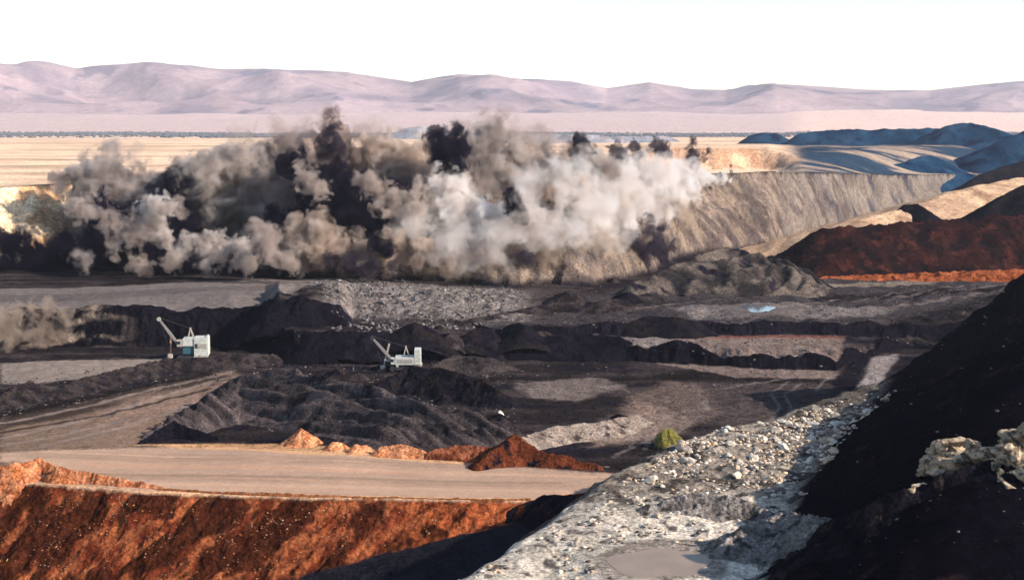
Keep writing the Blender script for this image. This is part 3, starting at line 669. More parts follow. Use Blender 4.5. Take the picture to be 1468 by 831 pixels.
_ico = None
def ico():
    global _ico
    if _ico is None:
        import bmesh
        bm = bmesh.new(); bmesh.ops.create_icosphere(bm, subdivisions=2, radius=1)
        _ico = (np.array([v.co[:] for v in bm.verts], np.float32), np.array([[v.index for v in f.verts] for f in bm.faces], np.int32)); bm.free()
    return _ico
def blob_mesh(name, spheres, voxel, shapes=None, smooth=2):
    Vs, Fs = [], []; off = 0
    for i, (c, r) in enumerate(spheres):
        V0, F0 = shapes[i % len(shapes)] if shapes else ico()
        Vs.append(V0 * np.asarray(r) + np.asarray(c)); Fs.append(F0 + off); off += len(V0)
    V = np.concatenate(Vs).astype(np.float32); Fc = np.concatenate(Fs).astype(np.int32)
    me = bpy.data.meshes.new(name + '_raw'); me.vertices.add(len(V)); me.vertices.foreach_set('co', V.ravel())
    me.loops.add(Fc.size); me.loops.foreach_set('vertex_index', Fc.ravel()); me.polygons.add(len(Fc))
    me.polygons.foreach_set('loop_start', np.arange(0, Fc.size, 3, dtype=np.int32)); me.update(calc_edges=True)
    o = bpy.data.objects.new('tmp', me); col.objects.link(o)
    md = o.modifiers.new('r', 'REMESH'); md.mode = 'VOXEL'; md.voxel_size = voxel; md.use_smooth_shade = True
    sm = o.modifiers.new('s', 'SMOOTH')
    sm.show_viewport = smooth > 0; sm.iterations = max(smooth, 1); sm.factor = .5
    dg = bpy.context.evaluated_depsgraph_get(); dg.update()
    out = bpy.data.meshes.new_from_object(o.evaluated_get(dg)); out.name = name
    bpy.data.objects.remove(o); bpy.data.meshes.remove(me)
    return out
# ------------------------------------------------------------------ rocks
def rock_shape(seed, sub=1, flat=.75, cuts=9, dd=(.45, .8), jit=.04):
    import bmesh
    r = np.random.default_rng(seed)
    bm = bmesh.new(); bmesh.ops.create_icosphere(bm, subdivisions=sub, radius=1)
    V = np.array([v.co[:] for v in bm.verts]); Fc = np.array([[v.index for v in f.verts] for f in bm.faces]); bm.free()
    # chop with random planes: angular faces
    for k in range(cuts):
        n_ = r.normal(size=3); n_ /= np.linalg.norm(n_); d = r.uniform(*dd)
        over = np.maximum(V @ n_ - d, 0); V = V - over[:, None] * n_
    V = V * np.array([r.uniform(.8, 1.2), r.uniform(.8, 1.2), flat]) * (1 + r.normal(size=(len(V), 1)) * jit)
    return V, Fc
SHAPES = [rock_shape(i, 1) for i in range(8)]
BIG = [rock_shape(50 + i, 2) for i in range(8)]
ANG = [rock_shape(90 + i, 3, .8, 16, (.32, .68), .0) for i in range(8)]
def scatter(name, label, cat, P, S, cols, shapes=SHAPES, mat=None):
    """one mesh of many small rocks"""
    r = np.random.default_rng(len(P)); Vs, Fs, Cs = [], [], []; b = 0
    cols = np.array(cols)
    for p, sz in zip(P, S):
        V, Fc = shapes[r.integers(len(shapes))]; a = r.uniform(0, 6.28); ca, sa = math.cos(a), math.sin(a)
        V = V * sz; V = np.stack([V[:, 0] * ca - V[:, 1] * sa, V[:, 0] * sa + V[:, 1] * ca, V[:, 2]], 1) + p
        Vs.append(V); Fs.append(Fc + b); b += len(V); c = cols[r.integers(len(cols))] * r.uniform(.6, 1.25); Cs.append(np.repeat(c[None], len(V), 0))
    V = np.concatenate(Vs).astype(np.float32); Fc = np.concatenate(Fs).astype(np.int32); Cc = np.concatenate(Cs)
    me = bpy.data.meshes.new(name); me.vertices.add(len(V)); me.vertices.foreach_set('co', V.ravel())
    me.loops.add(Fc.size); me.loops.foreach_set('vertex_index', Fc.ravel()); me.polygons.add(len(Fc))
    me.polygons.foreach_set('loop_start', np.arange(0, Fc.size, 3, dtype=np.int32)); me.update(calc_edges=True)
    at = me.color_attributes.new('albedo', 'FLOAT_COLOR', 'POINT'); cc = np.ones((len(V), 4), np.float32); cc[:, :3] = np.clip(Cc, 0.003, .85); at.data.foreach_set('color', cc.ravel())
    return tag(link(name, me, mat or M_ROCK), label, cat, kind='stuff')
M_ROCK = earth_mat('rock', .25, .5, .35, bscale=.2)
def region(n, poly, z0, zfun=None, dens=None, seed=1, zmax=1e9):
    """random ground points inside a polygon given in photograph pixels at level z0"""
    r = np.random.default_rng(seed); P = [W(a, b, z0)[:2] for a, b in poly]
    xs = [p[0] for p in P]; ys = [p[1] for p in P]
    X = r.uniform(min(xs), max(xs), n * 6).astype(np.float32); Y = r.uniform(min(ys), max(ys), n * 6).astype(np.float32)
    k = poly_sd(X, Y, P) > 0
    X, Y = X[k], Y[k]
    if zmax < 1e8: k = terrain(X, Y) < zmax; X, Y = X[k], Y[k]
    d = fbm(X, Y, 7, 4, 300 + seed) * 2.6 + .35
    if dens is not None: d = d * dens(X, Y)
    k = r.random(len(X)) < d; X, Y = X[k][:n], Y[k][:n]
    return np.stack([X, Y, terrain(X, Y)], 1)
def sizes(n, lo, hi, seed=1, p=2.6):
    r = np.random.default_rng(seed); return lo + (hi - lo) * r.random(n) ** p
def spur_d(X, Y):
    _, de, dt = near_hill(X, Y); return ((de > -1) & (dt < 6) & (np.hypot(X - MUD[0], Y - MUD[1]) > 10.5)) * (1 - .7 * ss((Y - 315) / 30)) * (.25 + ss((Y - 235) / 40) + .8 * np.exp(-np.abs(de) / 2))
SP = [(640, 840), (1035, 605), (1250, 545), (1300, 560), (1180, 690), (1090, 831)]
P = region(9000, SP, 17, dens=spur_d, seed=2)
scatter('white_rubble', 'pale broken rock strewn over the spur beside the dark hillside', 'rubble', P - [0, 0, .02], sizes(len(P), .12, .75, 2, 2.0), [(.60, .52, .42), (.50, .41, .32), (.34, .28, .23), (.12, .095, .08), (.46, .33, .22), (.10, .08, .07)])
def berm_d(X, Y):
    _, de, dt = near_hill(X, Y); return (de > -4) * (dt < 3) * np.exp(-np.abs(de) / 3)
def hill_d(X, Y):
    _, de, dt = near_hill(X, Y); return (de > 0) * (dt > 0) * .6
P = region(5000, [(1000, 831), (1100, 690), (1240, 540), (1468, 400), (1600, 400), (1600, 900)], 24, dens=hill_d, seed=4)
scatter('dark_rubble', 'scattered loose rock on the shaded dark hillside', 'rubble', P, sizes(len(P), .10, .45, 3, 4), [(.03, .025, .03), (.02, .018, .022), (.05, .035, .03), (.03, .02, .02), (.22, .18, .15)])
P = region(12000, [(-40, 640), (0, 668), (200, 702), (400, 711), (745, 716), (760, 760), (600, 850), (-40, 950)], -4, seed=5, zmax=-.8)
P = P[terrain(P[:, 0], P[:, 1], True)[1]['red'] > .6]
scatter('red_rubble', 'orange and red clods on the slope below the haul road', 'rubble', P, sizes(len(P), .06, .34, 4, 3.2), [(.36, .14, .06), (.28, .09, .035), (.40, .22, .12), (.12, .035, .02), (.20, .07, .03), (.30, .18, .11)])
P = region(3500, [(0, 540), (240, 505), (500, 500), (730, 520), (740, 600), (640, 625), (330, 600), (330, 540), (160, 560), (0, 590)], 2, seed=6)
scatter('coal_rubble', 'loose lumps of coal and shale on the middle floor', 'rubble', P, sizes(len(P), .15, .6, 5), [(.03, .028, .03), (.08, .07, .07), (.16, .14, .13), (.02, .02, .02)])
P = region(2600, [(440, 405), (560, 395), (760, 425), (700, 450), (560, 465), (480, 462)], 12, seed=7)
scatter('grey_rubble', 'lit grey rubble slope between the coal face and the highwall', 'rubble', P, sizes(len(P), .3, 1.3, 6, 3.5), [(.19, .165, .155), (.15, .13, .125), (.10, .085, .08)])
P = region(3500, [(560, 420), (900, 410), (1468, 380), (1468, 420), (1250, 520), (1000, 530), (740, 520), (560, 480)], 6, seed=8)
scatter('coal_rubble', 'loose dark lumps across the grey floor around the puddle', 'rubble', P, sizes(len(P), .2, .8, 7, 4), [(.02, .02, .025), (.05, .045, .05), (.15, .13, .12)])
# boulders: things of their own
GB = 'pale boulders on the spur'
bm_ = []
for i, (V, Fc) in enumerate(BIG):
    me = tri_mesh('boulder', V, Fc, False); a = me.color_attributes.new('albedo', 'FLOAT_COLOR', 'POINT')
    c = [(.50, .43, .35), (.36, .30, .25), (.44, .33, .23), (.56, .49, .41)][i % 4]; a.data.foreach_set('color', [v for _ in range(len(V)) for v in (*c, 1)]); me.materials.append(M_ROCK); bm_.append(me)
P = region(290, SP, 17, dens=spur_d, seed=12); r_ = np.random.default_rng(5)
proto = None
for i, p in enumerate(P):
    if proto is None:
        o = proto = bpy.data.objects.new('boulder', bm_[0])
        tag(o, 'pale angular boulder among the broken rock on the spur', 'boulder', GB)
    else: o = proto.copy()
    o.data = bm_[i % 8]; col.objects.link(o); s_ = r_.uniform(.35, 1.0) ** 1.3 * (1.45 if p[1] > 250 else .8)
    o.location = (p[0], p[1], p[2] + .15 * s_); o.scale = (s_ * r_.uniform(.8, 1.3), s_, s_ * r_.uniform(.7, 1.1)); o.rotation_euler = (r_.uniform(-.4, .4), r_.uniform(-.4, .4), r_.uniform(0, 6.28))
# lumps that catch the sun on the shaded hillside
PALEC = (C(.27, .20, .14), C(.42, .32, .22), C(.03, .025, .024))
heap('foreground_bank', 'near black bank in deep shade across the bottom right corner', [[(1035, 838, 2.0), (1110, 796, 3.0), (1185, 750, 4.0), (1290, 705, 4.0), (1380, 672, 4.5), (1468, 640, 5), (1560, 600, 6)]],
     'bank', None, cols=(C(.004, .004, .007), C(.012, .010, .013), C(.03, .022, .02)), noise=1.3, nscale=4, res=.16, slope=.75)  # near-black colours carry the bank's shade on top of the real lighting
def outcrop(label, spots, c, dark=.2):
    """spots: (px, py, height above ground, size)"""
    r = np.random.default_rng(spots[0][0]); sp = []
    for px, py, h_, sz in spots:
        p = WP((px, py, h_))
        for k in range(6):
            f = k / 5; q = p + np.array([r.normal() * sz * (.25 + .5 * f), r.normal() * sz * (.25 + .5 * f), -.3 - f * (h_ + .8)])
            sp.append((q, sz * r.uniform(1.0, 1.5) * (1 + .6 * f) * np.array([r.uniform(.7, 1.4), r.uniform(.7, 1.3), r.uniform(.5, .9)])))
    me = blob_mesh('rock_outcrop', sp, .11, shapes=ANG, smooth=0)
    n_ = len(me.vertices); co = np.zeros(n_ * 3, np.float32); me.vertices.foreach_get('co', co); co = co.reshape(-1, 3)
    d = fbm(co[:, 0] + co[:, 2], co[:, 1] - co[:, 2] * .6, 1.9, 6, 401, gain=.66) * 1.3; no = np.zeros(n_ * 3, np.float32); me.vertices.foreach_get('normal', no) if hasattr(me.vertices[0], 'normal') else None
    co = co + no.reshape(-1, 3) * (d * .30)[:, None]; me.vertices.foreach_set('co', co.ravel()); me.update()
    k = ss((fbm(co[:, 0], co[:, 1] + co[:, 2], 1.6, 4, 402) + .1) * 4)[:, None]; k2 = ss((fbm(co[:, 0] + co[:, 2], co[:, 1], 1.1, 3, 405) - .1) * 5)[:, None]
    A = np.array(c[0]) * (1 - k) + np.array(c[1]) * k; A = A * (1 - k2 * .8) + np.array(c[2]) * k2 * .8
    at = me.color_attributes.new('albedo', 'FLOAT_COLOR', 'POINT'); cc = np.ones((n_, 4), np.float32); cc[:, :3] = A; at.data.foreach_set('color', cc.ravel())
    me.materials.clear(); return tag(link('rock_outcrop', me, M_ROCK), label, 'outcrop')
outcrop('sunlit pale rock lump with a rounded top, low on the dark hillside', [(1352, 636, 3.6, 1.9), (1372, 630, 4.2, 2.0), (1390, 634, 4.0, 1.8), (1338, 645, 3, 1.4)], PALEC)
outcrop('big pale rock outcrop at the right edge of the hillside', [(1440, 636, 4.6, 2.2), (1458, 622, 5.4, 2.4), (1476, 612, 6, 2.6), (1432, 655, 4.4, 2.0), (1450, 648, 5.2, 2.5), (1466, 662, 5.4, 2.5)], PALEC)
outcrop('orange tinted rock lump under the big outcrop at the right edge', [(1436, 700, 8.0, 1.3), (1452, 688, 8.4, 1.6)], (C(.42, .26, .14), C(.5, .38, .25), C(.05, .03, .02)))
outcrop('small ragged tan rock lump alone on the dark hillside', [(1308, 700, 7.0, 1.0), (1328, 694, 7.2, 1.2), (1318, 716, 7.0, .8)], (C(.40, .28, .18), C(.5, .38, .28), C(.05, .03, .025)))
outcrop('small orange stone lump at the right, below the tan rock lump', [(1418, 726, 7.5, .8)], (C(.45, .25, .14), C(.5, .36, .24), C(.05, .03, .025)))
o = proto.copy(); o.data = bm_[3]; col.objects.link(o); c = WP((718, 592, .8)); o.location = c; o.scale = (1.1, .9, .8); del o['group']; o['label'] = 'single white boulder on the black heap left of the pale brown bank'

# ------------------------------------------------------------------ bush
def bush():
    r = random.Random(9); c = WP((957, 640, .3)); base = tz(c[0], c[1])
    V = []; Fc = []
    for i in range(15000):
        a = r.uniform(0, 6.28); u = r.random() ** .45; e = r.uniform(-.1, 1)
        lob = 1 + .30 * math.sin(3 * a + 1) * (1 - e * .4) + .2 * math.sin(7 * a + e * 5)
        x = 3.1 * u * lob * math.cos(a) * math.sqrt(max(.05, 1 - max(e, 0) ** 2)); y = 2.8 * u * lob * math.sin(a) * math.sqrt(max(.05, 1 - max(e, 0) ** 2)); z = .5 + 3.9 * e * (.6 + .4 * u) * (1 + .12 * math.sin(5 * a))
        d = Vector((r.gauss(0, 1), r.gauss(0, 1), r.gauss(.3, 1))).normalized(); t_ = d.orthogonal().normalized(); l = r.uniform(.14, .34); p = Vector((x, y, z))
        b = len(V); V += [p - t_ * l * .3, p + t_ * l * .3, p + d * l]; Fc.append((b, b + 1, b + 2))
    o = bpy.data.objects.new('bush', None); col.objects.link(o); o.location = (c[0], c[1], base)
    tag(o, 'round yellow green bush at the far edge of the pale rubble spur', 'bush')
    link('foliage', tri_mesh('foliage', V, Fc, False), flat_mat('bush_leaves', (.25, .215, .04), .8, var=.6, scale=.9), o)
    V = []; Fc = []
    for k in range(9):
        a = k * .7 + r.random(); x1, y1, z1 = 1.8 * math.cos(a), 1.6 * math.sin(a), r.uniform(2, 3.2); b = len(V)
        for (x, y, z, w_) in ((0, 0, -.3, .12), (x1, y1, z1, .03)):
            for q in range(4): V.append((x + w_ * math.cos(q * 1.57), y + w_ * math.sin(q * 1.57), z))
        for q in range(4): Fc.append((b + q, b + (q + 1) % 4, b + 4 + (q + 1) % 4, b + 4 + q))
    link('stem', tri_mesh('stem', V, Fc), flat_mat('bush_bark', (.10, .07, .05), .9), o)
bush()

# ------------------------------------------------------------------ rope shovels
M_WHITE = flat_mat('white_paint', (.44, .44, .39), .8, var=.6, scale=1.3)
M_DUSTY = flat_mat('dusty_boom_paint', (.20, .18, .165), .8, var=.5)
M_STEEL = flat_mat('dusty_steel', (.40, .34, .29), .6, .2, var=.3)
M_DARK = flat_mat('dark_steel', (.045, .04, .045), .6, .3, var=.3)
M_BLUEG = flat_mat('blue_green_paint', (.03, .09, .11), .5, var=.3)
M_GLASS = flat_mat('cab_glass', (.02, .03, .04), .1)
M_RUST = flat_mat('worn_orange_steel', (.45, .22, .12), .7, var=.3)
class MB:
    def __init__(self):
        import bmesh; self.b = bmesh; self.bm = bmesh.new()
    def box(self, x0, x1, y0, y1, z0, z1, bev=.06):
        r = self.b.ops.create_cube(self.bm, size=1); 
        for v in r['verts']: v.co = Vector(((x0 + x1) / 2 + v.co.x * (x1 - x0), (y0 + y1) / 2 + v.co.y * (y1 - y0), (z0 + z1) / 2 + v.co.z * (z1 - z0)))
        if bev: self.b.ops.bevel(self.bm, geom=list({e for v in r['verts'] for e in v.link_edges}), offset=bev, segments=1, affect='EDGES')
        return self
    def bar(self, a, b, w0, w1=None, t0=None, t1=None, n=4):
        a = Vector(a); b = Vector(b); w1 = w1 or w0; t0 = t0 or w0; t1 = t1 or w1; d = (b - a).normalized()
        s = Vector((0, 1, 0)); s = (s - d * s.dot(d)).normalized() if abs(d.y) < .95 else Vector((1, 0, 0)); u = d.cross(s)
        rings = []
        for c, w_, t_ in ((a, w0, t0), (b, w1, t1)):
            rings.append([self.bm.verts.new(c + s * (w_ / 2) * math.cos(2 * math.pi * (k + .5) / n) * 1.414 + u * (t_ / 2) * math.sin(2 * math.pi * (k + .5) / n) * 1.414) for k in range(n)])
        for k in range(n): self.bm.faces.new((rings[0][k], rings[0][(k + 1) % n], rings[1][(k + 1) % n], rings[1][k]))
        self.bm.faces.new(rings[0][::-1]); self.bm.faces.new(rings[1]); return self
    def wheel(self, c, r, w_, n=20):
        c = Vector(c); return self.bar(c - Vector((0, w_ / 2, 0)), c + Vector((0, w_ / 2, 0)), r * 1.414, n=n)
    def build(self, name, mat, parent):
        self.b.ops.recalc_face_normals(self.bm, faces=self.bm.faces[:])
        me = bpy.data.meshes.new(name); self.bm.to_mesh(me); self.bm.free(); return link(name, me, mat, parent)
def shovel(label, px, py, z, rz, kind):
    c = W(px, py, z); o = bpy.data.objects.new('mining_shovel', None); col.objects.link(o)
    o.location = c; o.rotation_euler = (0, 0, rz); o.scale = (.9, .9, .9); tag(o, label, 'mining shovel', 'electric mining shovels in the pit')
    for s_ in (-1, 1):
        m = MB(); m.box(-1, 6.5, s_ * 2.9 - .75, s_ * 2.9 + .75, .35, 1.45, .25); m.wheel((-1, s_ * 2.9, .9), .9, 1.5).wheel((6.5, s_ * 2.9, .9), .9, 1.5)
        for k in range(14): m.box(-1.2 + k * .56, -.85 + k * .56, s_ * 2.9 - .8, s_ * 2.9 + .8, 1.42, 1.56, 0)
        m.build('crawler_track', M_DARK, o)
    MB().bar((2.6, 0, 1.0), (2.6, 0, 2.3), 3.6, n=20).build('turntable', M_DARK, o)
    if kind == 'tall':
        m = MB(); m.box(4.6, 10, -3.6, 3.6, 1.5, 8.6); m.box(.2, 4.6, -3.3, 3.3, 5.4, 8.3); m.box(9.2, 9.9, -2.8, 2.8, 8.62, 9.1)
        h = m.build('house', M_WHITE, o)
        for k in range(4): MB().box(5.0 + k * 1.2, 5.9 + k * 1.2, -3.72, -3.62, 4.6, 6.4, 0).build('louvre', M_DARK if k == 0 else M_STEEL, h)
        MB().box(4.4, 10.1, -4.4, -3.7, 1.2, 1.45, 0).build('walkway', M_STEEL, o)
        MB().box(.2, 4.5, -2.9, 2.9, 2.3, 5.3).build('machinery_deck', M_BLUEG, o)
        cb = MB().box(-2.0, .1, -3.4, -1.2, 5.3, 7.9).build('cab', M_STEEL, o); MB().box(-2.08, -.6, -3.48, -1.5, 6.3, 7.4, 0).build('window', M_GLASS, cb)
        root = Vector((-.6, 0, 4.0)); tip = Vector((-8.8, 0, 15.6)); 
        ap = Vector((3.0, 0, 12.0)); hs = Vector((-4.5, 0, 10.2)); he = Vector((-4.9, 0, 1.2))
    else:
        m = MB(); m.box(0, 9.2, -3.3, 3.3, 2.4, 5.2); m.box(7.2, 9.6, -3.4, 3.4, 2.4, 8.0); m.box(.4, 1.2, -3.3, 3.3, 1.6, 2.5)
        h = m.build('house', M_WHITE, o)
        for k in range(5): MB().box(1.0 + k * 1.2, 1.8 + k * 1.2, -3.42, -3.32, 3.2, 4.5, 0).build('louvre', M_STEEL, h)
        m = MB(); m.box(7.0, 10.0, -2.6, 2.6, 1.7, 2.4); m.build('counterweight', M_STEEL, o)
        cb = MB().box(-1.6, -.05, -3.2, -1.0, 2.6, 5.0).build('cab', M_WHITE, o); MB().box(-1.68, -.5, -3.28, -1.3, 3.6, 4.6, 0).build('window', M_GLASS, cb)
        MB().bar((-4.2, 0, 3.7), (-.1, 0, 3.7), .5, 1.0).build('front_arm', M_WHITE, o)
        root = Vector((-.4, 0, 2.8)); tip = Vector((-8.4, 0, 12.0)); ap = Vector((4.0, 0, 8.8)); hs = Vector((-2.2, 0, 10.0)); he = Vector((-4.6, 0, 0.8))
    bo = MB().bar(root, root.lerp(tip, .5), 1.3, 1.1, .8, 1.0).bar(root.lerp(tip, .5), tip, 1.1, .7, 1.0, .6).build('boom', M_DUSTY, o)
    m = MB(); m.wheel(tip + Vector((-.2, -.3, .2)), .8, .25).wheel(tip + Vector((-.2, .3, .2)), .8, .25); m.build('sheave', M_STEEL if kind == 'tall' else M_DARK, bo)
    MB().bar(hs, he, .45, .45, .7, .5).build('dipper_handle', M_RUST if kind == 'tall' else M_STEEL, o)
    m = MB(); m.box(he.x - 1.1, he.x + .9, -1.2, 1.2, he.z - .9, he.z + .9, .25)
    for k in range(4): m.bar((he.x - 1.0, -1 + k * .66, he.z - .4), (he.x - 1.8, -1 + k * .66, he.z - .9), .25, .08)
    m.build('bucket', M_STEEL, o)
    g = MB()
    for s_ in (-1, 1): g.bar((ap.x - .9, s_ * 1.6, ap.z - 3.6), (ap.x, s_ * .5, ap.z), .28).bar((ap.x + 1.2, s_ * 1.6, ap.z - 3.6), (ap.x, s_ * .5, ap.z), .28)
    g.bar((ap.x, -.8, ap.z), (ap.x, .8, ap.z), .5); g.build('gantry', M_STEEL, o)
    for s_ in (-1, 1): MB().bar((ap.x, s_ * .5, ap.z), (tip.x, s_ * .35, tip.z + .8), .09).build('cable', M_DARK, o)
    MB().bar((tip.x, 0, tip.z - .4), (he.x, 0, he.z + 1.0), .08).build('cable', M_DARK, o)
    return o
shovel('big white excavator with a tall raised boom in front of the black coal face', 263, 514, 0.2, math.radians(6), 'tall')
shovel('low white excavator with a long bare boom behind the black capped heap', 567, 530, 0.0, math.radians(2), 'low')

# ------------------------------------------------------------------ the blast: dust and smoke
DUST = dict(   # colour, darker colour, density, noise size, raggedness
    grey=((.64, .57, .53), (.36, .30, .28), .34, 10, 3.0), tan=((.74, .62, .53), (.46, .36, .30), .34, 9, 3.0), brown=((.46, .35, .30), (.20, .14, .13), .30, 8, 3.2),
    white=((.94, .91, .89), (.76, .69, .65), .34, 9, 2.8), pale=((.82, .76, .72), (.58, .50, .46), .40, 6, 2.8), black=((.014, .010, .026), (.03, .022, .04), .50, 9, 2.9),
    thin=((.58, .48, .43), (.42, .33, .30), .06, 10, 3.4), veil=((.66, .53, .42), (.50, .38, .30), .12, 8, 3.4), dim=((.09, .07, .09), (.04, .03, .05), .42, 5, 3.0),
    mist=((.90, .86, .84), (.78, .70, .66), .08, 10, 3.4), wisp=((.66, .56, .50), (.46, .37, .33), .22, 7, 3.8), face=((.58, .46, .37), (.40, .31, .25), .16, 4, 3.4),
    bank=((.56, .47, .43), (.32, .26, .24), .34, 12, 3.0))
def dust_mat(key, blobs):
    ca, cb, dens, scale, rag = DUST[key]
    m = bpy.data.materials.new(key + '_dust'); m.use_nodes = True; nt = m.node_tree; nt.nodes.clear()
    ou = N(nt, 'ShaderNodeOutputMaterial'); pv = N(nt, 'ShaderNodeVolumePrincipled'); pv.inputs['Anisotropy'].default_value = .1
    tc = N(nt, 'ShaderNodeTexCoord'); pos = tc.outputs['Object']
    mR = float(np.mean([r for c, r in blobs])) / 1.9
    nw = N(nt, 'ShaderNodeTexNoise'); nw.inputs['Scale'].default_value = 1 / (mR * 1.5); nw.inputs['Detail'].default_value = 2; nt.links.new(pos, nw.inputs['Vector'])
    w1 = N(nt, 'ShaderNodeVectorMath', operation='SUBTRACT'); nt.links.new(nw.outputs['Color'], w1.inputs[0]); w1.inputs[1].default_value = (.5, .5, .5)
    w2 = N(nt, 'ShaderNodeVectorMath', operation='SCALE'); nt.links.new(w1.outputs[0], w2.inputs[0]); w2.inputs['Scale'].default_value = mR * 3.0
    w3 = N(nt, 'ShaderNodeVectorMath', operation='ADD'); nt.links.new(w2.outputs[0], w3.inputs[0]); nt.links.new(pos, w3.inputs[1]); wpos = w3.outputs[0]
    fld = None
    for c, r in blobs:
        d = N(nt, 'ShaderNodeVectorMath', operation='DISTANCE'); nt.links.new(wpos, d.inputs[0]); d.inputs[1].default_value = tuple(float(v) for v in c)
        f = N(nt, 'ShaderNodeMath', operation='MULTIPLY_ADD'); nt.links.new(d.outputs['Value'], f.inputs[0]); f.inputs[1].default_value = -1 / float(r); f.inputs[2].default_value = 1
        if fld is None: fld = f.outputs[0]
        else:
            mx = N(nt, 'ShaderNodeMath', operation='SMOOTH_MAX'); nt.links.new(fld, mx.inputs[0]); nt.links.new(f.outputs[0], mx.inputs[1]); mx.inputs[2].default_value = .18; fld = mx.outputs[0]
    n1 = N(nt, 'ShaderNodeTexNoise'); n1.inputs['Scale'].default_value = 1 / scale; n1.inputs['Detail'].default_value = 5; n1.inputs['Roughness'].default_value = .66; n1.inputs['Distortion'].default_value = .4
    nt.links.new(pos, n1.inputs['Vector'])
    e = N(nt, 'ShaderNodeMath', operation='MULTIPLY_ADD'); nt.links.new(n1.outputs['Fac'], e.inputs[0]); e.inputs[1].default_value = rag; nt.links.new(fld, e.inputs[2])
    mr = N(nt, 'ShaderNodeMapRange', interpolation_type='SMOOTHSTEP'); o_ = rag * .5
    mr.inputs['From Min'].default_value = o_ + .34; mr.inputs['From Max'].default_value = o_ + .62; mr.inputs['To Min'].default_value = 0; mr.inputs['To Max'].default_value = dens * 1.25
    nt.links.new(e.outputs[0], mr.inputs['Value'])
    hard = N(nt, 'ShaderNodeMath', operation='GREATER_THAN'); nt.links.new(fld, hard.inputs[0]); hard.inputs[1].default_value = .02
    edge = N(nt, 'ShaderNodeMapRange'); edge.inputs['From Min'].default_value = .0; edge.inputs['From Max'].default_value = .18; nt.links.new(fld, edge.inputs['Value'])
    mu = N(nt, 'ShaderNodeMath', operation='MULTIPLY'); nt.links.new(mr.outputs[0], mu.inputs[0]); nt.links.new(edge.outputs[0], mu.inputs[1]); nt.nodes.remove(hard)
    nt.links.new(mu.outputs[0], pv.inputs['Density'])
    n2 = N(nt, 'ShaderNodeTexNoise'); n2.inputs['Scale'].default_value = 1 / (scale * 1.1); n2.inputs['Detail'].default_value = 2; nt.links.new(pos, n2.inputs['Vector'])
    m2 = N(nt, 'ShaderNodeMapRange'); m2.inputs['From Min'].default_value = .4; m2.inputs['From Max'].default_value = .6; nt.links.new(n2.outputs['Fac'], m2.inputs['Value'])
    cx = N(nt, 'ShaderNodeMix', data_type='RGBA'); nt.links.new(m2.outputs[0], cx.inputs['Factor']); cx.inputs['A'].default_value = (*cb, 1); cx.inputs['B'].default_value = (*ca, 1)
    nt.links.new(cx.outputs['Result'], pv.inputs['Color']); nt.links.new(pv.outputs[0], ou.inputs['Volume'])
    m.cycles.volume_step_rate = 1.0
    return m
def blast_Y(px): return float(np.interp(px, [-60, 110, 400, 700, 860, 940, 1000, 1060], [690, 725, 700, 690, 705, 800, 880, 945]))
G4 = 'plumes of dust along the blast line'
def plume(label, name, blobs, mat, dY=0, rs=1.95):
    sp = []; r_ = np.random.default_rng(int(abs(blobs[0][0]) * 7 + blobs[0][1]))
    for b in blobs:
        px, py, rp = b; Y = blast_Y(px) + dY; c = WY(px, py, Y); r = rp * Y / F
        c = c + np.array([0, r_.normal() * r * .35, 0]); sp.append((c, r * rs))
    me = blob_mesh(name, [(c, (r * 1.08,) * 3) for c, r in sp], max(.6, min(r for c, r in sp) * .16))
    return tag(link(name, me, dust_mat(mat, sp)), label, 'dust plume', G4)
